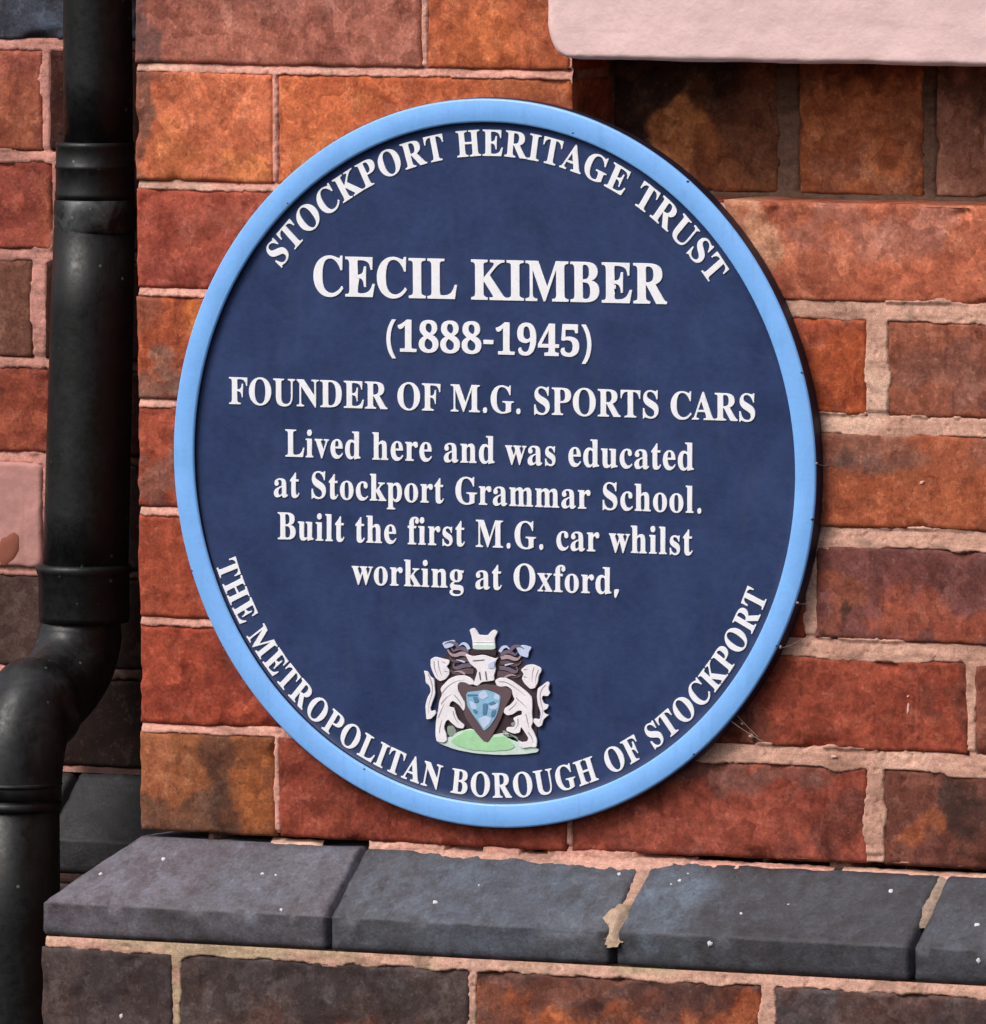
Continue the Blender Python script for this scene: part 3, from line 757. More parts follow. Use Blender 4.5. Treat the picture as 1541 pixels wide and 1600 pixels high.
profile('clip_band', [(.694, .0325), (.6935, .0338), (.688, .0340), (.687, .0325)], 'pipe', (bx, .376))

# ================================================================== plaque
PC = Vector((.0045, 0, .984))
PR = .2506
plaque = tag(empty('heritage_plaque', PC), 'round navy blue heritage plaque with light blue rim and raised white lettering', 'plaque')
FY, RYM = -.0075, -.0112
def lathe(prof, n=256):
    V_ = []; F_ = []
    for (r_, y_) in prof:
        for k in range(n):
            a = 2 * math.pi * k / n
            V_.append((r_ * math.sin(a), y_, r_ * math.cos(a)))
    for i in range(len(prof) - 1):
        for k in range(n):
            F_.append((i * n + k, i * n + (k + 1) % n, (i + 1) * n + (k + 1) % n, (i + 1) * n + k))
    if prof[0][0] < 1e-3: pass
    return np.array(V_), F_
def smooth_by_angle(me, ang=35):
    me.polygons.foreach_set('use_smooth', [True] * len(me.polygons))
    try: me.set_sharp_from_angle(angle=R(ang))
    except Exception: pass
def disc_face():
    V_, F_ = [], []
    n = 256
    rs = [0.0008, .04, .08, .12, .16, .20, .2280, .2325, .2340]
    ys = [FY] * 7 + [FY - .0002, FY - .0010]
    return lathe(list(zip(rs, ys)), n)
V_, F_ = disc_face(); F_.append(tuple(range(256))[::-1])
me = mesh('face_panel', V_, F_); smooth_by_angle(me)
face = link('face_panel', me, M['navy'], plaque)
V_, F_ = lathe([(.2338, FY + .001), (.2339, RYM + .0006), (.2350, RYM), (.2498, RYM), (.2506, RYM + .0008), (.2508, -.003), (.2500, .0008)])
me = mesh('plaque_edge', V_, F_); smooth_by_angle(me)
link('plaque_edge', me, M['side'], plaque)
V_, F_ = lathe([(.2341, RYM + .0004), (.2346, RYM - .0006), (.2356, RYM - .0010), (.2488, RYM - .0010), (.2499, RYM - .0006), (.2503, RYM + .0003)])
me = mesh('rim', V_, F_); smooth_by_angle(me, 60)
link('rim', me, M['rim'], plaque)

for k, (an, rr_0, q) in enumerate([(38, .2492, .0011), (74, .2496, .0009), (97, .2495, .0012), (118, .2494, .0009), (141, .2490, .0010), (205, .2360, .0009), (251, .2493, .0008), (318, .2362, .0008), (16, .2370, .0009)]):
    a_ = R(an)
    link('paint_chip', blob_mesh(q, q * .7, .00015, 300 + k), M['side'], plaque, (rr_0 * math.sin(a_), RYM - .00102, rr_0 * math.cos(a_)))
# ---- lettering: bold roman outlines, cast in relief
GLYPHS = """A 437 -9,0 -9,18 9,21 24,30 36,47 49,75 206,466 224,465 384,87 398,55 411,34 425,22 443,18 443,0 229,0 229,18 259,21 277,30 283,46 281,59 273,81 253,132 103,132 79,71 76,59 75,48 80,31 97,21 124,18 128,18 128,0|113,161 242,161 177,319
B 443 16,0 16,17 45,22 62,32 72,51 75,82 75,369 74,394 69,412 62,425 51,433 36,438 15,439 15,455 220,455 284,451 333,438 368,417 389,388 396,351 392,320 379,295 357,274 326,258 287,247 334,235 371,217 397,194 413,165 418,132 413,93 397,61 371,35 335,16 291,4 238,0|182,252 188,252 220,254 245,261 263,272 275,289 283,314 285,345 283,373 278,395 269,412 256,424 239,432 216,434 198,432 188,425 184,412 182,391|222,24 248,27 268,35 283,49 293,69 299,95 301,128 298,162 290,188 277,208 258,221 231,228 197,231 182,231 182,65 184,46 190,33 202,26
C 468 257,-11 214,-8 174,3 137,20 105,43 78,71 56,104 39,142 29,183 26,228 29,272 39,313 56,351 79,384 106,412 139,435 176,452 216,462 259,465 292,462 328,454 367,440 388,435 402,438 413,448 419,465 437,465 437,308 420,308 403,347 381,380 356,407 328,427 298,439 265,443 221,434 187,408 163,365 149,304 144,226 149,153 165,97 192,56 230,32 278,24 318,29 358,45 383,61 407,81 428,106 447,89 417,53 384,25 346,5 303,-7
D 496 20,0 20,17 46,21 63,30 71,46 74,75 74,374 71,407 61,426 43,436 15,439 15,455 222,455 268,453 309,446 345,434 378,417 405,396 428,371 445,341 458,307 465,270 468,228 458,146 430,82 382,36 314,9 228,0|222,24 247,26 269,32 289,42 305,57 319,75 337,115 347,166 351,229 346,302 330,360 305,400 269,425 223,433 202,431 190,423 184,409 182,385 182,72 184,48 190,34 202,26
E 442 14,0 14,17 44,20 62,30 72,48 75,78 75,369 72,405 62,425 44,435 16,439 16,455 399,455 399,320 383,320 375,357 361,386 340,406 313,419 277,427 232,430 200,428 191,424 186,417 183,388 183,246 193,246 220,249 242,256 259,269 272,288 281,313 288,345 304,345 304,118 287,118 282,154 273,181 260,201 241,213 216,220 185,222 183,222 183,67 185,47 192,35 206,30 230,28 276,30 313,39 345,53 371,75 392,104 411,143 430,143 402,0
F 404 15,0 15,17 44,23 62,34 72,53 75,84 75,375 71,405 61,423 43,433 14,439 14,455 394,455 394,320 377,320 369,357 355,385 343,400 328,412 310,420 275,428 230,431 200,429 191,426 186,421 183,412 182,398 182,247 190,247 217,250 239,257 256,270 269,289 278,315 284,347 302,347 302,118 285,118 279,154 269,181 257,200 240,213 217,221 189,224 182,224 182,81 184,59 188,43 196,31 210,24 229,19 257,17 257,0
G 508 268,-10 222,-7 179,3 141,19 108,42 80,70 57,103 41,141 31,183 28,229 31,274 41,315 57,352 80,385 107,412 139,435 175,452 215,462 257,465 293,462 330,454 369,441 379,437 388,436 398,438 406,443 419,465 437,465 437,308 420,308 403,346 382,379 357,406 329,426 299,439 267,443 223,434 189,409 165,365 151,305 146,228 150,163 161,109 180,67 206,37 238,19 275,13 308,17 328,27 339,45 343,71 343,128 339,154 329,170 309,179 275,182 275,198 500,198 500,182 473,179 457,171 449,154 446,128 446,29 387,7 328,-6
H 523 15,0 15,17 44,22 62,32 72,50 75,81 75,379 72,406 62,424 45,434 16,439 16,455 242,455 242,439 204,432 194,425 187,415 183,400 182,379 182,251 342,251 342,379 341,400 337,415 331,425 320,432 282,439 282,455 507,455 507,439 478,434 461,424 452,407 449,379 449,81 452,52 461,33 478,22 507,17 507,0 282,0 282,17 311,21 329,31 339,49 342,81 342,221 182,221 182,81 185,50 194,32 212,22 242,17 242,0
I 261 13,0 13,17 42,23 61,32 69,42 74,56 75,75 75,387 72,412 63,427 45,435 13,439 13,455 244,455 244,439 214,435 196,427 186,412 183,387 183,77 184,58 187,44 195,34 206,26 223,21 246,17 246,0
K 510 16,0 16,17 45,22 63,32 72,50 75,81 75,379 72,406 63,424 45,434 17,439 17,455 242,455 242,439 205,432 194,425 187,415 184,400 183,379 183,234 321,373 342,398 349,418 342,430 323,437 291,439 291,455 486,455 486,439 477,439 436,430 392,404 345,361 271,285 463,46 475,33 487,25 501,20 519,17 519,0 281,0 281,17 306,18 322,21 331,26 334,34 330,47 316,66 199,214 183,198 183,81 186,50 195,32 213,22 242,17 242,0
L 426 15,0 15,17 44,22 62,32 72,50 75,81 75,379 72,407 62,425 45,435 16,439 16,455 250,455 250,439 226,438 208,434 196,427 188,416 184,400 182,379 182,83 185,47 191,37 200,31 234,28 278,31 315,40 345,56 370,80 391,112 409,154 427,154 402,0
M 634 14,0 14,17 42,22 61,32 69,43 74,58 75,79 75,382 74,402 71,416 64,426 53,432 37,437 15,439 15,455 185,455 317,142 449,455 617,455 617,439 590,434 573,423 563,406 560,378 560,85 561,60 565,43 572,31 582,23 617,17 617,0 396,0 396,17 417,20 433,25 443,32 450,44 454,60 455,83 455,399 288,0 270,0 105,389 105,80 107,57 112,41 120,30 139,20 169,17 169,0
N 494 403,-11 107,350 107,79 110,49 119,31 136,21 167,17 167,0 18,0 18,17 54,23 64,30 71,41 75,57 76,79 76,388 36,433 18,439 18,455 156,455 391,169 391,377 390,399 386,414 379,424 369,431 353,436 331,439 331,455 480,455 480,439 450,435 433,425 425,406 422,377 422,-11
O 525 261,-11 213,-6 169,7 129,29 94,58 66,93 45,134 32,179 28,228 32,276 45,321 66,362 95,397 130,426 170,448 216,462 265,466 313,462 357,448 397,427 431,399 459,364 481,323 494,277 498,228 494,179 481,134 459,93 430,58 396,29 355,7 310,-6|265,12 306,21 338,47 361,90 374,150 379,228 376,293 365,346 348,389 324,419 294,437 260,443 218,434 186,409 163,365 150,305 145,228 149,163 159,109 177,67 201,36 231,18
P 418 15,0 15,17 44,22 62,32 72,50 75,81 75,379 72,406 62,424 45,434 16,439 16,455 214,455 287,451 336,440 367,422 390,398 401,378 407,356 409,332 404,296 390,266 367,240 334,221 292,210 242,206 182,206 182,81 185,50 194,32 212,22 242,17 242,0|182,230 201,230 231,232 255,240 272,253 283,271 290,297 292,329 290,361 284,387 275,406 261,420 241,428 216,431 200,429 189,424 184,414 182,398
R 473 15,0 15,17 44,22 62,32 72,50 75,81 75,379 72,406 62,424 45,434 16,439 16,455 217,455 278,452 328,442 367,426 385,413 399,397 409,379 415,358 417,334 413,303 401,277 380,255 352,237 315,224 432,50 452,26 463,19 478,17 480,17 480,0 338,0 201,212 182,212 182,81 185,50 194,32 212,22 242,17 242,0|182,234 203,234 235,237 261,245 280,258 293,278 301,304 304,336 301,370 291,397 275,416 253,427 224,431 202,429 190,422 184,409 182,385
S 390 43,-11 43,158 62,158 75,113 91,77 111,50 135,30 164,19 197,15 220,17 240,24 257,36 269,51 276,69 279,89 273,117 255,140 225,160 163,191 127,211 99,231 77,253 62,276 53,302 50,332 54,370 67,403 88,429 115,449 148,462 185,466 206,465 229,461 282,448 291,446 300,445 310,447 316,454 320,466 339,466 339,319 322,319 310,354 293,385 272,410 248,429 222,441 194,445 173,443 155,437 140,426 129,413 122,398 120,380 124,356 137,336 159,320 189,303 253,273 290,253 317,233 337,211 350,188 357,162 359,133 357,105 350,80 339,58 323,38 304,21 281,8 240,-6 192,-10 158,-8 126,1 98,9 85,12 75,11 69,7 61,-11
T 423 92,0 92,17 123,21 142,31 152,50 156,81 156,433 149,433 116,430 88,420 65,403 47,380 35,352 29,318 11,318 11,455 410,455 410,317 394,317 385,359 368,391 343,414 310,428 269,433 263,433 263,81 266,50 276,30 296,20 328,17 328,0
U 492 248,-13 192,-8 147,6 114,29 91,61 78,103 73,155 73,379 70,406 61,424 43,434 15,439 15,455 240,455 240,439 202,432 192,425 185,415 182,400 181,379 181,140 183,104 191,74 203,51 221,35 245,25 275,22 317,28 350,44 373,71 387,110 392,159 392,378 389,406 379,423 360,434 328,439 328,455 474,455 474,439 449,432 433,421 425,404 422,378 422,181 417,118 403,69 380,32 346,7 302,-8
a 344 255,-10 237,-8 222,-3 211,6 204,19 200,35 168,11 133,-4 95,-9 74,-7 55,0 40,11 29,26 22,43 20,63 25,91 39,115 63,136 97,155 143,173 199,190 199,241 196,266 187,282 171,292 148,296 124,293 109,286 104,274 113,257 121,244 123,231 120,215 110,202 95,194 77,191 58,194 45,203 36,218 33,236 37,258 49,278 69,295 95,308 126,316 162,318 205,315 239,307 263,292 280,271 290,244 293,210 293,62 295,40 298,36 304,34 312,36 320,42 329,28 306,7 281,-6|151,34 161,36 174,41 187,50 199,63 199,169 170,160 147,147 131,129 121,109 118,84 122,56 133,39
c 293 156,-10 131,-8 108,-1 87,11 59,36 38,68 24,106 19,150 21,181 28,210 40,237 55,260 74,280 96,297 120,309 147,317 175,319 205,317 230,310 250,298 265,283 274,265 277,245 274,228 266,215 253,207 236,204 222,206 211,212 203,221 198,234 196,251 197,261 197,271 194,285 185,294 169,297 148,293 133,279 121,257 114,226 112,187 115,143 123,106 137,76 156,55 178,42 204,38 227,42 250,53 271,72 285,60 264,35 240,15 214,1 186,-7
d 370 140,-10 117,-8 97,-1 78,10 53,35 35,66 23,104 19,147 23,196 36,237 56,272 81,297 101,309 123,316 146,318 175,314 201,301 223,280 223,401 220,419 212,430 198,437 176,439 176,455 319,455 319,75 320,54 325,41 335,33 353,28 353,11 294,6 223,-10 223,39 201,12 173,-5|171,28 187,32 202,41 215,57 223,76 223,242 218,257 206,270 191,278 174,281 155,277 141,267 130,250 121,210 118,153 121,98 130,58 140,41 154,31
e 301 154,-10 129,-8 106,-1 85,10 66,26 50,45 37,69 24,110 19,157 24,201 38,240 51,263 68,282 87,298 109,309 132,316 157,318 193,314 224,301 249,280 268,251 279,216 283,173 283,166 117,166 121,122 131,87 147,62 170,47 199,42 225,47 248,62 270,86 285,73 264,43 240,20 214,3 185,-7|116,192 201,192 201,215 199,252 193,277 186,288 175,295 161,297 145,293 132,282 123,263 118,237 116,203
f 214 15,0 15,16 40,22 46,27 50,35 52,73 52,277 16,277 16,310 52,310 52,353 56,386 67,414 85,436 109,452 139,462 174,465 200,463 222,456 240,446 253,432 260,417 263,400 260,380 252,367 239,358 224,355 208,358 195,365 187,376 185,391 187,405 193,420 196,426 197,433 193,441 180,443 163,440 153,430 149,413 148,390 148,310 203,310 203,277 148,277 148,65 150,40 158,26 173,18 199,16 199,0
g 327 146,-140 106,-138 73,-132 48,-122 29,-108 18,-92 14,-75 20,-55 38,-38 69,-26 44,-10 29,9 24,30 28,54 42,74 67,92 102,110 73,124 51,141 35,161 25,185 22,212 26,242 40,268 60,289 88,305 120,315 157,318 196,315 233,304 317,304 317,268 268,268 281,248 289,226 291,203 287,176 276,151 258,131 234,116 205,106 172,103 157,103 142,104 126,102 112,94 104,84 101,71 105,59 119,51 141,49 175,49 223,47 259,40 285,29 303,13 312,-9 316,-37 311,-67 296,-92 272,-113 239,-128 197,-137|157,124 171,126 182,134 190,146 197,173 199,211 197,249 190,276 182,288 171,295 157,297 143,295 132,288 124,276 116,249 114,211 116,173 124,146 132,134 143,126|161,-116 198,-114 226,-108 247,-98 259,-84 263,-66 260,-51 249,-41 231,-36 205,-34 97,-34 84,-45 76,-58 73,-73 75,-84 83,-94 95,-103 122,-113
h 381 18,0 18,16 34,19 45,26 50,37 52,56 52,399 50,417 46,429 36,436 19,440 19,455 148,455 148,267 175,295 207,312 243,318 274,314 299,301 316,280 327,250 330,212 330,56 332,38 337,26 347,19 363,16 363,0 202,0 202,16 207,16 223,20 232,34 235,56 235,217 234,241 229,258 219,268 203,271 183,267 164,255 148,235 148,56 150,38 154,26 164,19 180,16 180,0
i 198 101,362 81,366 65,376 54,392 50,412 54,432 65,449 81,459 101,463 120,459 137,449 147,432 151,412 147,392 136,376 120,366|18,0 18,16 35,19 45,26 50,37 52,56 52,252 51,272 47,285 37,291 20,293 21,310 148,310 148,56 150,38 154,26 164,19 180,16 180,0
k 359 17,0 17,16 35,19 45,26 50,37 52,56 52,398 51,417 47,429 37,436 20,439 21,455 148,455 148,169 227,248 240,264 244,278 240,286 228,291 209,293 206,293 206,310 345,310 345,293 320,289 297,278 275,260 222,209 346,34 360,20 376,16 376,0 211,0 211,16 217,16 229,18 237,23 239,32 232,49 163,147 148,134 148,56 150,38 154,26 164,19 180,16 180,0
l 199 18,0 18,16 35,19 45,26 50,37 52,56 52,398 51,416 47,429 37,436 20,439 20,455 148,455 148,56 150,38 154,26 164,19 180,16 180,0
m 554 18,0 18,16 34,19 45,26 50,37 52,56 52,253 50,271 46,284 36,291 19,294 19,310 146,310 146,265 173,294 204,312 237,318 262,316 283,309 300,297 312,282 320,261 348,293 381,312 418,318 449,314 473,301 490,280 501,250 504,212 504,56 506,38 510,26 520,19 536,16 536,0 377,0 377,16 393,19 403,26 408,38 410,56 410,217 408,241 404,258 394,268 377,271 358,267 341,256 324,237 324,56 326,38 331,26 340,19 356,16 356,0 199,0 199,16 215,19 225,26 230,38 232,56 232,217 230,240 226,258 216,268 199,271 179,267 162,255 146,235 146,56 148,38 152,27 162,19 177,16 177,0
n 381 18,0 18,16 34,19 45,26 50,37 52,56 52,253 50,271 46,284 36,291 19,294 19,310 148,310 148,267 175,295 206,312 243,318 274,314 299,301 316,280 327,250 330,212 330,56 332,38 337,26 347,19 363,16 363,0 202,0 202,16 207,16 223,20 232,34 235,56 235,217 234,241 229,258 219,268 203,271 183,267 164,255 148,235 148,56 150,38 154,26 164,19 180,16 180,0
o 336 169,-10 140,-8 114,-1 90,11 69,27 52,47 38,70 27,96 21,124 19,154 21,185 27,213 38,239 52,262 69,281 90,297 114,309 140,316 168,318 196,316 222,309 245,298 266,282 284,263 298,240 309,214 315,185 317,154 315,123 309,95 298,69 284,46 266,27 245,11 222,-1 197,-8|169,11 186,14 199,24 209,39 214,56 217,81 220,154 217,228 208,271 198,286 185,296 169,299 151,296 138,286 128,271 120,227 117,154 120,82 123,56 128,39 138,24 152,14
p 371 17,-139 17,-124 31,-122 40,-117 46,-110 50,-101 52,-64 52,243 50,269 46,283 36,290 19,295 19,310 143,310 143,263 156,283 171,299 189,310 208,317 230,319 253,317 274,310 293,298 317,273 335,241 346,203 350,160 346,113 334,72 323,48 308,28 291,12 272,0 250,-8 227,-10 196,-5 170,9 148,32 148,-58 149,-82 152,-99 158,-110 167,-118 197,-123 197,-139|195,28 214,32 229,42 239,59 249,99 253,154 250,208 241,248 232,265 218,275 199,278 179,273 162,259 148,235 148,69 160,46 176,33
r 287 18,0 18,16 35,19 45,26 50,37 52,56 52,252 50,273 46,285 37,291 20,293 21,310 146,310 146,252 165,280 187,301 210,314 233,318 258,315 275,304 286,287 289,266 286,248 278,234 264,225 248,222 233,224 222,231 207,250 199,258 189,260 175,255 162,241 152,220 149,192 149,56 151,37 159,25 173,19 197,16 197,0
s 288 151,-10 122,-6 87,6 73,9 59,4 51,-9 36,-9 36,105 53,105 61,79 72,57 87,39 104,26 121,18 140,15 162,18 179,27 189,40 192,58 188,76 176,92 156,105 107,130 76,148 54,169 41,193 37,220 40,247 49,270 65,291 86,307 111,316 141,319 166,316 199,308 206,306 213,305 223,309 230,319 244,319 244,222 228,222 215,254 196,277 174,291 149,296 130,294 116,286 108,274 105,259 107,244 115,232 128,222 146,212 191,189 221,172 241,151 253,126 257,95 254,65 244,39 228,18 207,2 181,-7
t 228 124,-9 99,-7 80,-1 66,10 56,26 50,46 48,71 48,279 20,279 20,300 88,369 112,398 129,424 144,424 144,310 208,310 208,279 144,279 144,82 145,64 149,51 157,43 168,40 183,44 195,56 206,75 222,66 208,39 192,18 172,3 150,-6
u 375 131,-10 103,-7 81,2 65,17 54,38 48,65 46,97 46,248 44,268 39,282 29,291 11,294 11,310 142,310 142,74 144,58 151,46 162,38 177,36 196,39 213,49 228,66 228,248 226,270 221,283 210,291 189,294 189,310 324,310 324,70 326,51 331,39 342,33 360,30 360,13 299,7 228,-10 228,40 209,19 186,3 160,-7
v 306 142,-10 38,248 22,281 12,290 -3,293 -3,310 164,310 164,294 156,294 141,292 132,286 129,276 130,268 185,122 236,253 241,272 237,284 224,292 203,294 203,310 305,310 305,295 288,289 278,279 260,243 160,-10
w 435 122,-10 17,265 6,284 -1,290 -11,293 -11,310 138,310 138,293 127,292 120,289 116,284 114,276 116,266 120,253 167,127 211,235 201,266 196,280 190,288 182,293 168,295 168,310 323,310 323,293 308,291 299,285 296,276 296,269 298,262 336,141 382,256 387,275 385,284 380,289 356,295 356,310 445,310 445,295 433,292 425,284 412,258 304,-10 289,-10 223,197 140,-10
x 319 5,0 5,15 25,23 44,37 62,56 123,136 43,263 31,279 18,289 4,293 4,310 169,310 169,294 153,292 143,288 140,280 149,260 183,206 224,257 232,268 234,279 232,286 227,290 201,294 201,310 311,310 311,296 292,289 273,275 254,254 198,184 291,36 303,21 319,15 319,0 155,0 155,16 178,19 183,24 185,30 182,43 173,59 138,114 97,61 88,46 85,34 88,23 98,17 114,15 118,15 118,0
1 375 65,0 65,36 120,36 135,38 146,45 152,58 154,79 154,416 108,365 88,351 67,346 52,349 40,359 31,375 28,396 74,412 101,426 132,447 179,482 254,482 254,79 256,61 261,47 271,38 288,36 343,36 343,0
4 375 121,0 121,36 140,36 161,38 179,44 188,52 193,66 195,84 195,125 9,125 9,166 199,480 293,480 293,169 363,169 363,125 293,125 293,84 295,66 300,52 309,44 327,38 348,36 357,36 357,0|56,169 195,169 195,287 196,351 199,416 189,394 174,366 158,338 146,319
5 375 165,-7 119,-4 84,5 58,18 40,35 30,55 27,75 31,95 42,109 58,118 81,121 83,102 88,83 97,66 111,52 130,43 154,40 176,43 195,50 212,64 226,83 234,111 237,148 234,178 226,203 213,223 195,236 173,244 146,247 103,243 71,235 40,247 62,480 316,480 319,357 281,357 275,380 272,391 267,399 258,404 244,406 105,406 94,281 126,288 168,291 216,287 258,275 293,256 319,228 335,192 340,148 336,108 324,75 306,48 282,27 255,12 226,1 195,-5
8 375 183,-7 148,-5 118,1 91,11 69,24 51,39 38,57 24,88 20,122 23,149 32,173 47,193 78,219 119,242 83,268 57,296 45,316 38,339 36,364 40,395 50,423 62,441 79,456 99,469 139,482 191,486 235,482 271,471 299,453 318,429 330,401 334,369 331,344 323,323 310,305 282,282 244,260 280,241 309,220 330,199 344,177 352,153 355,127 350,88 335,55 310,29 276,9 234,-3|203,283 224,298 239,317 247,340 250,370 248,389 243,407 234,423 222,436 206,444 187,447 170,445 156,438 145,426 134,402 130,372 132,351 139,333 149,318 172,299|187,32 208,34 226,42 241,55 253,72 260,93 262,116 259,136 252,154 239,170 208,193 164,216 143,199 126,178 115,152 111,120 113,95 120,74 132,56 147,43 166,35
9 375 152,-7 116,-4 88,4 67,17 53,33 45,51 42,69 44,83 50,94 61,102 75,107 87,79 103,56 117,45 135,38 156,36 188,44 213,67 232,106 245,160 251,230 234,212 212,198 186,188 155,185 119,189 87,201 60,220 40,247 28,282 24,324 28,369 42,409 56,431 74,450 95,466 120,477 147,484 177,486 209,483 238,476 264,463 287,444 307,420 323,390 335,353 343,310 345,261 342,207 334,157 320,111 301,72 274,39 241,14 215,2 185,-5|184,233 206,236 224,245 239,260 251,278 248,330 242,372 231,403 217,424 200,437 181,441 163,438 149,429 137,413 128,391 123,362 121,328 124,294 131,267 144,248 161,237
( 201 126,-106 95,-65 70,-20 51,28 38,79 30,131 27,184 30,238 38,291 51,342 70,391 95,437 126,480 181,480 152,436 129,389 110,340 97,289 90,238 87,185 90,133 97,82 110,32 129,-17 152,-63 181,-106
) 201 21,-106 49,-63 73,-17 91,32 104,82 112,133 115,185 112,238 104,289 91,340 72,389 49,436 20,480 76,480 107,437 132,391 151,342 164,291 172,238 175,184 172,131 164,79 151,28 132,-20 107,-65 76,-106
. 180 89,-9 74,-7 60,1 51,16 48,36 51,57 60,71 74,79 89,81 106,79 119,71 128,57 132,36 128,16 119,1 106,-7
, 180 34,-42 30,30 36,72 62,80 112,80 130,66 122,38 96,-6 78,-46 56,-64
- 216 27,154 27,206 189,206 189,154"""
G_ = {}
for ln in GLYPHS.split('\n'):
    ch, adv, rest = ln.split(' ', 2)
    G_[ch] = (int(adv), [[tuple(int(q) for q in p.split(',')) for p in lp.split(' ')] for lp in rest.split('|')])
_cache = {}
def glyph_mesh(ch, sx, sz, bold, relief=.0007):
    key = (ch, round(sx, 7), round(sz, 7))
    if key in _cache: return _cache[key]
    cu = bpy.data.curves.new('letter', 'CURVE')
    cu.dimensions = '2D'; cu.fill_mode = 'BOTH'
    cu.extrude = relief / 2; cu.bevel_depth = .00015; cu.bevel_resolution = 1; cu.offset = bold - .00015
    for lp in G_[ch][1]:
        s = cu.splines.new('POLY'); s.points.add(len(lp) - 1); s.use_cyclic_u = True
        for p, (x, z) in zip(s.points, lp): p.co = (x * sx, z * sz, 0, 1)
    o = bpy.data.objects.new('letter', cu); COL.objects.link(o)
    dg = bpy.context.evaluated_depsgraph_get()
    me = bpy.data.meshes.new_from_object(o.evaluated_get(dg)); me.name = 'letter'
    bpy.data.objects.remove(o); bpy.data.curves.remove(cu)
    me.materials.clear(); me.materials.append(M['white'])
    _cache[key] = me
    return me
LY = FY - .00025
def letter(ch, sx, sz, bold, x, z, ang=0):
    o = link('letter', glyph_mesh(ch, sx, sz, bold), None, face)
    o.location = (x, LY, z)
    o.rotation_mode = 'XYZ'
    o.matrix_local = Matrix.Translation((x, LY, z)) @ Matrix.Rotation(ang, 4, 'Y') @ Matrix.Rotation(math.pi / 2, 4, 'X')
    return o
SPACE = 190
def advs(txt, track):
    out = []; x = 0
    for ch in txt:
        out.append(x); x += (SPACE if ch == ' ' else G_[ch][0]) + track
    return out
def bbox(ch):
    xs = [p[0] for lp in G_[ch][1] for p in lp]; return min(xs), max(xs)
def line(txt, x0, x1, z0, z1, cap, bold, track=0):
    sz = cap / 455
    a = advs(txt, track)
    L0 = a[0] + bbox(txt[0])[0]; L1 = a[-1] + bbox(txt[-1])[1]
    sx = (x1 - x0 - 2 * bold) / (L1 - L0)
    for ch, q in zip(txt, a):
        if ch == ' ': continue
        x = x0 + bold + (q - L0) * sx
        k = (x - x0) / (x1 - x0)
        letter(ch, sx, sz, bold, x, z0 + (z1 - z0) * k, math.atan2(z0 - z1, x1 - x0))
line('CECIL KIMBER', -.1402, .1352, .1122, .1128, .0268, .0004, 8)
line('(1888-1945)', -.083, .0769, .0752, .0752, .0204, .0003, 0)
line('FOUNDER OF M.G. SPORTS CARS', -.2077, .2024, .0354, .0344, .0184, .00015, 4)
line('Lived here and was educated', -.1632, .1553, .00015, -.0002, .0186, .00015, 22)
line('at Stockport Grammar School.', -.1725, .1611, -.0280, -.0292, .0182, .00015, 22)
line('Built the first M.G. car whilst', -.1696, .1542, -.0573, -.0580, .0184, .00015, 22)
line('working at Oxford,', -.1111, .0975, -.0865, -.0866, .0180, .00015, 22)
def ring_text(txt, a0, a1, rb, cap, bold, top, track, cx=0):
    sz = cap / 455
    a = advs(txt, track)
    L0 = a[0] + bbox(txt[0])[0]; L1 = a[-1] + bbox(txt[-1])[1]
    for ch, q in zip(txt, a):
        if ch == ' ': continue
        b0, b1 = bbox(ch)
        mid = q + (b0 + b1) / 2
        t_ = a0 + (a1 - a0) * (mid - L0) / (L1 - L0)
        sx = abs(a1 - a0) * rb * (1.04 if top else .965) / (L1 - L0) * .98
        off = -(b0 + b1) / 2 * sx
        px, pz = rb * math.sin(t_), rb * math.cos(t_)
        ang = t_ if top else t_ - math.pi
        x = cx + px + off * math.cos(ang); z = pz - off * math.sin(ang)
        letter(ch, sx, sz, bold, x, z, ang)
ring_text('STOCKPORT HERITAGE TRUST', R(-51.6), R(53.2), .2110, .0176, .0002, True, 20)
ring_text('THE METROPOLITAN BOROUGH OF STOCKPORT', R(180 + 70.6), R(180 - 68.6), .2298, .0166, .0002, False, 20, -.0024)

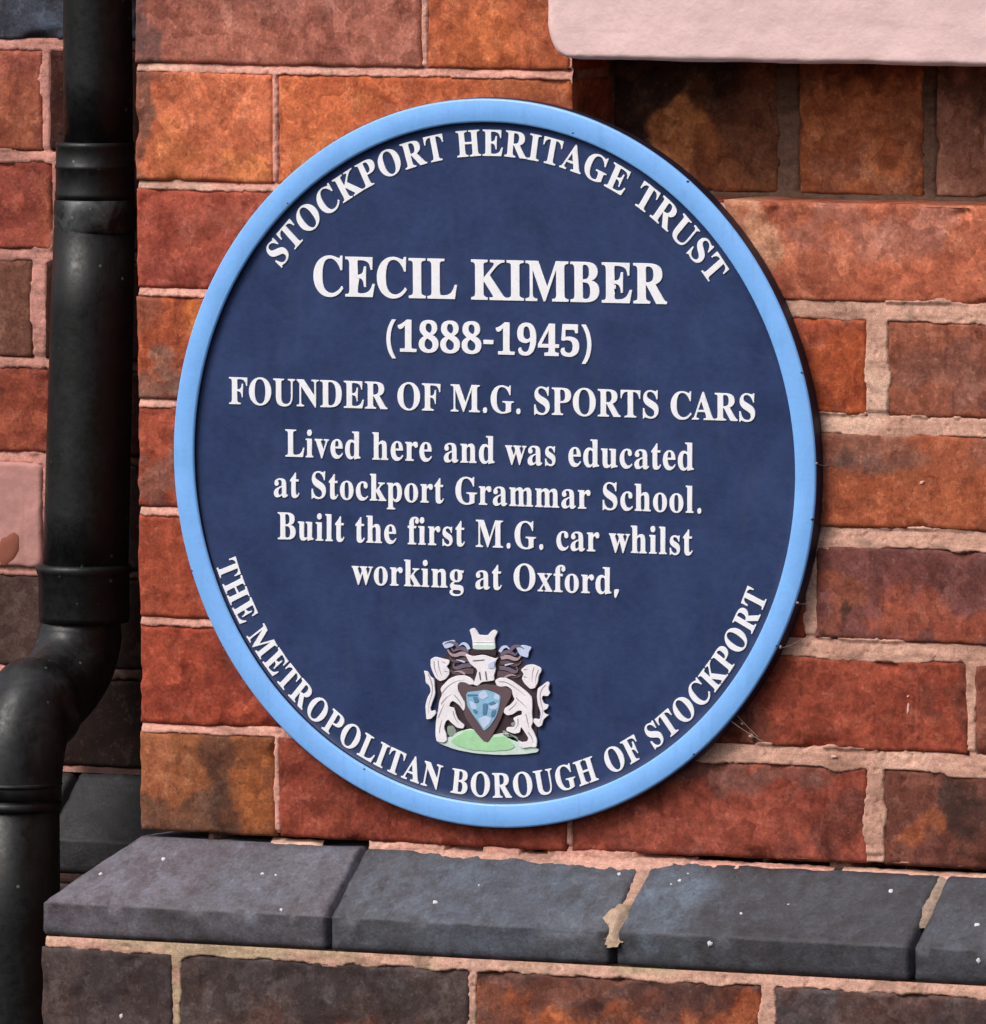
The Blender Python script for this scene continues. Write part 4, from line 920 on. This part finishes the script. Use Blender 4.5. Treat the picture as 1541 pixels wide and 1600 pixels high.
# ---- coat of arms in painted relief
crest = link('crest', mesh('crest_plate', *lathe([(.001, 0), (.004, 0)], 12)), M['navy'], plaque, (-.0066, FY + .001, -.156))
CM = {k: plain('crest_' + k, lin(*c), .5) for k, c in dict(white=(240, 234, 240), blue=(140, 186, 216), deep=(84, 128, 164), brown=(98, 78, 84), mauve=(112, 98, 116),
      dark=(58, 42, 50), green=(168, 218, 168), grey=(138, 150, 140), tip=(196, 208, 238), mist=(206, 224, 216), pink=(176, 150, 158), shade=(168, 156, 172)).items()}
def crest_piece(name, polys, mat, h, layer):
    cu = bpy.data.curves.new('c', 'CURVE'); cu.dimensions = '2D'; cu.fill_mode = 'BOTH'
    cu.extrude = h / 2; cu.bevel_depth = .0002; cu.offset = -.0002
    for poly in polys:
        pts = [((X_ - 760) * .07777 * 1e-3 + .0005, -(Y_ - 740) * .0688 * 1e-3 + (X_ - 760) * 2.7e-6 * 0) for X_, Y_ in poly]
        # one pass of corner cutting rounds the outline
        sm = []
        for k in range(len(pts)):
            a, b = pts[k], pts[(k + 1) % len(pts)]
            sm += [(a[0] * .84 + b[0] * .16, a[1] * .84 + b[1] * .16), (a[0] * .16 + b[0] * .84, a[1] * .16 + b[1] * .84)]
        s = cu.splines.new('POLY'); s.points.add(len(sm) - 1); s.use_cyclic_u = True
        for p, q in zip(s.points, sm): p.co = (*q, 0, 1)
    o = bpy.data.objects.new('c', cu); COL.objects.link(o)
    me = bpy.data.meshes.new_from_object(o.evaluated_get(bpy.context.evaluated_depsgraph_get()))
    me.name = name
    bpy.data.objects.remove(o); bpy.data.curves.remove(cu)
    me.materials.clear(); me.materials.append(CM[mat])
    return link(name, me, None, crest, (0, -.001 - layer - h / 2, 0), (math.pi / 2, 0, 0))
head_l = [(215,450),(260,425),(330,440),(405,455),(400,490),(375,520),(405,555),(400,600),(360,650),(310,670),(265,640),(235,580),(215,520)]
body_l = [(310,740),(400,640),(480,605),(560,600),(620,625),(650,660),(640,690),(600,690),(560,670),(510,670),(485,700),(490,750),(520,810),(560,870),(560,930),(545,960),(500,900),(440,860),(410,880),(400,920),(450,930),(470,1000),(490,1050),(555,1100),(540,1135),(480,1130),(420,1080),(390,1050),(365,1070),(345,1130),(370,1200),(375,1260),(340,1285),(270,1275),(260,1200),(265,1080),(290,950),(300,870),(330,800)]
tail_l = [(145,570),(185,575),(215,630),(250,650),(255,720),(260,800),(235,870),(210,940),(215,975),(255,960),(270,990),(220,1050),(170,1060),(165,1000),(160,920),(180,840),(215,780),(205,720),(165,690),(160,620)]
head_r = [(1120,520),(1180,470),(1240,460),(1320,490),(1330,520),(1300,570),(1290,640),(1260,700),(1215,710),(1160,660),(1130,610),(1150,560)]
body_r = [(860,640),(900,610),(960,605),(1030,635),(1100,680),(1180,740),(1230,790),(1235,870),(1230,960),(1240,1040),(1220,1090),(1250,1140),(1280,1210),(1275,1290),(1210,1290),(1140,1305),(1100,1280),(1110,1245),(1180,1235),(1195,1200),(1150,1130),(1120,1090),(1110,1150),(1050,1165),(970,1135),(980,1100),(1050,1095),(1070,1060),(1040,1010),(1080,985),(1130,970),(1130,930),(1090,930),(1040,970),(985,985),(945,955),(960,910),(1020,870),(1060,820),(1040,780),(1030,720),(980,690),(920,700),(880,690)]
tail_r = [(1385,625),(1410,640),(1395,700),(1415,740),(1390,775),(1340,770),(1330,800),(1350,850),(1400,860),(1385,900),(1345,920),(1360,950),(1400,960),(1370,985),(1345,1010),(1330,1070),(1290,1090),(1245,1040),(1250,1000),(1310,1010),(1320,940),(1290,860),(1280,780),(1290,700),(1330,670)]
crest_piece('backing', [[(250,640),(240,500),(330,430),(400,330),(560,330),(760,320),(960,330),(1100,380),(1160,480),(1300,520),(1285,700),(1290,800),(1270,1080),(1270,1280),(1150,1310),(760,1320),(360,1290),(275,1270),(268,1000),(272,800)]], 'dark', .0004, 0)
crest_piece('mound', [[(270,1275),(380,1235),(500,1160),(620,1130),(760,1200),(900,1170),(980,1150),(1100,1240),(1290,1305),(1280,1340),(1150,1365),(900,1385),(650,1380),(450,1350),(300,1300)]], 'mist', .0006, .0006)
crest_piece('mound_turf', [[(400,1260),(560,1150),(620,1140),(760,1220),(860,1200),(960,1190),(1060,1290),(1000,1330),(800,1352),(600,1345),(470,1310)]], 'green', .0004, .0012)
crest_piece('shield', [[(490,680),(560,670),(650,720),(740,680),(860,690),(960,700),(1030,730),(1020,800),(960,900),(910,1040),(790,1260),(740,1250),(650,1150),(570,1040),(540,960),(560,860),(500,780)]], 'brown', .0008, .0012)
crest_piece('shield_field', [[(570,770),(700,750),(760,735),(860,760),(920,790),(905,900),(870,1010),(800,1110),(750,1150),(690,1060),(630,980),(580,900)]], 'blue', .0004, .0020)
for pl_ in ([(700,770),(760,745),(800,800),(740,840),(700,810)], [(600,850),(660,880),(690,930),(630,940)], [(800,890),(900,860),(890,920),(820,930)], [(690,1030),(760,1000),(830,1015),(805,1075),(750,1130)], [(860,770),(912,795),(905,840),(850,820)]):
    crest_piece('shield_charge', [pl_], 'tip', .0002, .0024)
for pl_ in ([(640,810),(690,810),(705,860),(660,875)], [(740,870),(795,870),(780,985),(738,990)], [(580,785),(690,782),(690,800),(585,808)], [(790,870),(850,840),(880,870),(820,895)], [(830,940),(880,930),(860,1000),(820,1010)], [(640,930),(690,950),(680,985),(650,970)]):
    crest_piece('shield_charge', [pl_], 'deep', .0003, .0024)
def stroke(pts, w0, w1):
    """tapering ribbon along a smoothed line, in crest units"""
    p = [Vector(q) for q in pts]
    for _ in range(2):
        q = [p[0]]
        for u, v_ in zip(p[:-1], p[1:]): q += [u.lerp(v_, .25), u.lerp(v_, .75)]
        p = q + [p[-1]]
    L, Rr = [], []
    for i, c in enumerate(p):
        d = (p[min(i + 1, len(p) - 1)] - p[max(i - 1, 0)]).normalized(); nn = Vector((-d.y, d.x))
        k = i / (len(p) - 1); w_ = (w0 * (1 - k) + w1 * k) * (.55 + .45 * math.sin(math.pi * min(1, k * 1.15 + .1)))
        L.append(tuple(c + nn * w_)); Rr.append(tuple(c - nn * w_))
    return L + Rr[::-1]
curls = [([(640, 560), (540, 560), (450, 590), (400, 560)], 34, 12, 'brown'), ([(620, 500), (540, 500), (470, 540), (430, 520), (450, 480)], 26, 10, 'mauve'),
         ([(610, 450), (540, 440), (480, 470), (420, 460), (400, 420)], 24, 10, 'brown'), ([(590, 400), (520, 380), (460, 410), (410, 400), (380, 350)], 24, 12, 'pink'),
         ([(590, 370), (530, 330), (480, 340), (440, 370), (420, 330)], 22, 10, 'mauve'), ([(600, 340), (570, 290), (530, 280), (500, 310)], 20, 10, 'tip'), ([(500, 330), (460, 280), (400, 270), (350, 300)], 22, 10, 'mauve'),
         ([(560, 590), (500, 560), (450, 570)], 12, 6, 'pink'), ([(560, 470), (510, 455), (470, 450)], 9, 5, 'tip')]
for pts_, w0_, w1_, mt_ in curls:
    crest_piece('mantling', [stroke(pts_, w0_, w1_)], mt_, .0005, .0006 + .00012 * curls.index((pts_, w0_, w1_, mt_)))
    right_pts = [(1506 - x_ + (12 if y_ > 400 else 0), y_ + 14) for x_, y_ in pts_]
    crest_piece('mantling', [stroke(right_pts, w0_, w1_)], mt_, .0005, .0006 + .00012 * curls.index((pts_, w0_, w1_, mt_)))
crest_piece('mantling_tip', [[(325,280),(460,245),(450,310),(360,345)]], 'tip', .0004, .0014)
crest_piece('mantling_tip', [[(1070,300),(1140,270),(1230,290),(1200,340),(1190,400),(1110,380)]], 'tip', .0004, .0014)
crest_piece('helmet', [[(560,385),(640,405),(740,385),(800,400),(870,420),(895,400),(860,470),(870,530),(850,590),(855,640),(790,650),(730,660),(690,700),(640,690),(660,640),(690,540),(610,480)]], 'white', .0009, .0014)
crest_piece('helmet_shade', [[(790,480),(860,430),(860,520),(800,520)]], 'tip', .0003, .0024)
crest_piece('wreath', [[(600,350),(740,335),(880,330),(870,400),(740,372),(620,405)]], 'dark', .0008, .0014)
crest_piece('castle_crown', [[(605,140),(650,120),(680,150),(700,190),(790,190),(820,150),(850,130),(890,150),(855,220),(870,330),(640,340),(635,260),(625,200)]], 'white', .0010, .0010)
crest_piece('crown_band', [[(645,285),(860,280),(868,330),(642,338)]], 'mist', .0003, .0020)
crest_piece('lion', [body_l, head_l, tail_l], 'white', .0009, .0014)
crest_piece('lion', [body_r, head_r, tail_r], 'white', .0009, .0014)
for pts_ in ([(330, 790), (380, 720), (470, 660), (560, 645)], [(320, 900), (370, 830), (430, 790)], [(290, 1040), (320, 960), (350, 900)], [(300, 1190), (310, 1110), (330, 1050)], [(440, 960), (455, 1030), (500, 1090)], [(450, 800), (500, 850), (535, 910)],
             [(250, 470), (255, 550), (290, 630)], [(290, 460), (300, 540), (330, 620)], [(335, 470), (370, 490)], [(355, 565), (395, 572)], [(190, 600), (230, 690), (235, 790), (195, 900), (190, 1000)],
             [(900, 650), (970, 645), (1080, 710), (1170, 780)], [(1070, 800), (1130, 850), (1180, 900)], [(1170, 960), (1190, 1040), (1200, 1100)], [(1190, 1140), (1230, 1190), (1240, 1250)], [(1090, 1010), (1095, 1070), (1060, 1120)], [(1000, 930), (1060, 880), (1090, 830)],
             [(1300, 510), (1275, 580), (1265, 650)], [(1255, 490), (1235, 560), (1235, 640)], [(1150, 520), (1190, 512)], [(1150, 588), (1190, 596)], [(1370, 660), (1320, 720), (1310, 800), (1345, 920), (1310, 1050)]):
    crest_piece('lion_marking', [stroke(pts_, 7, 4)], 'shade', .0002, .0022)
for pl_ in ([(700,560),(716,556),(726,640),(712,640)], [(762,550),(776,550),(788,640),(774,642)], [(640,445),(760,430),(760,440),(642,457)]):
    crest_piece('visor_slit', [pl_], 'mauve', .0002, .0024)
crest_piece('crown_marking', [[(640,258),(860,250),(860,258),(640,266)]], 'mist', .0002, .0020)
for pl_ in ([(370,1120),(430,1110),(470,1170),(420,1230),(375,1200)], [(930,1130),(1010,1170),(1080,1200),(1090,1250),(1000,1220),(930,1190)], [(1010,1060),(1060,1040),(1070,1080),(1020,1090)]):
    crest_piece('mound_leaf', [pl_], 'grey', .0003, .0009)

# ================================================================== cobweb by the lower right of the plaque
web = tag(empty('cobweb', (.17, 0, .82)), 'thin dusty cobweb threads at the lower right edge of the plaque', 'cobweb')
def thread(a, b, r_, sag):
    a, b = Vector(a), Vector(b)
    pa = [a.lerp(b, k / 8) + Vector((0, 0, -sag * math.sin(math.pi * k / 8))) for k in range(9)]
    V_ = []; F_ = []
    td = (b - a).normalized(); p_ = td.orthogonal().normalized(); q_ = td.cross(p_)
    for p in pa:
        for k in range(5):
            an = 2 * math.pi * k / 5; V_.append(tuple(p + (p_ * math.cos(an) + q_ * math.sin(an)) * r_ - Vector((.17, 0, .82))))
    for i in range(8):
        for k in range(5): F_.append((i * 5 + k, i * 5 + (k + 1) % 5, (i + 1) * 5 + (k + 1) % 5, (i + 1) * 5 + k))
    return mesh('thread', np.array(V_), F_)
for a, b, r_, sg in [((.187, -.010, .825), (.205, -.001, .803), .0002, .001), ((.184, -.012, .818), (.209, -.001, .800), .00018, .001), ((.170, -.012, .806), (.173, -.001, .796), .00022, 0),
                     ((.2540, -.011, .992), (.2590, -.001, .990), .00018, .001), ((.2390, -.011, .896), (.2470, -.001, .897), .00018, .001), ((.2260, -.011, .865), (.2380, -.001, .871), .00018, .001)]:
    link('thread', thread(a, b, r_, sg), M['web'], web)
for k, (x, y, z, r_) in enumerate([(.200, -.002, .8035, .0016), (.194, -.004, .812, .0009), (.2545, -.0105, .9915, .0010), (.2400, -.0105, .8965, .0009), (.2270, -.0105, .866, .0009)]):
    link('dust_clump', blob_mesh(r_, r_, r_, 80 + k), M['web'], web, Vector((x, y, z)) - Vector((.17, 0, .82)))
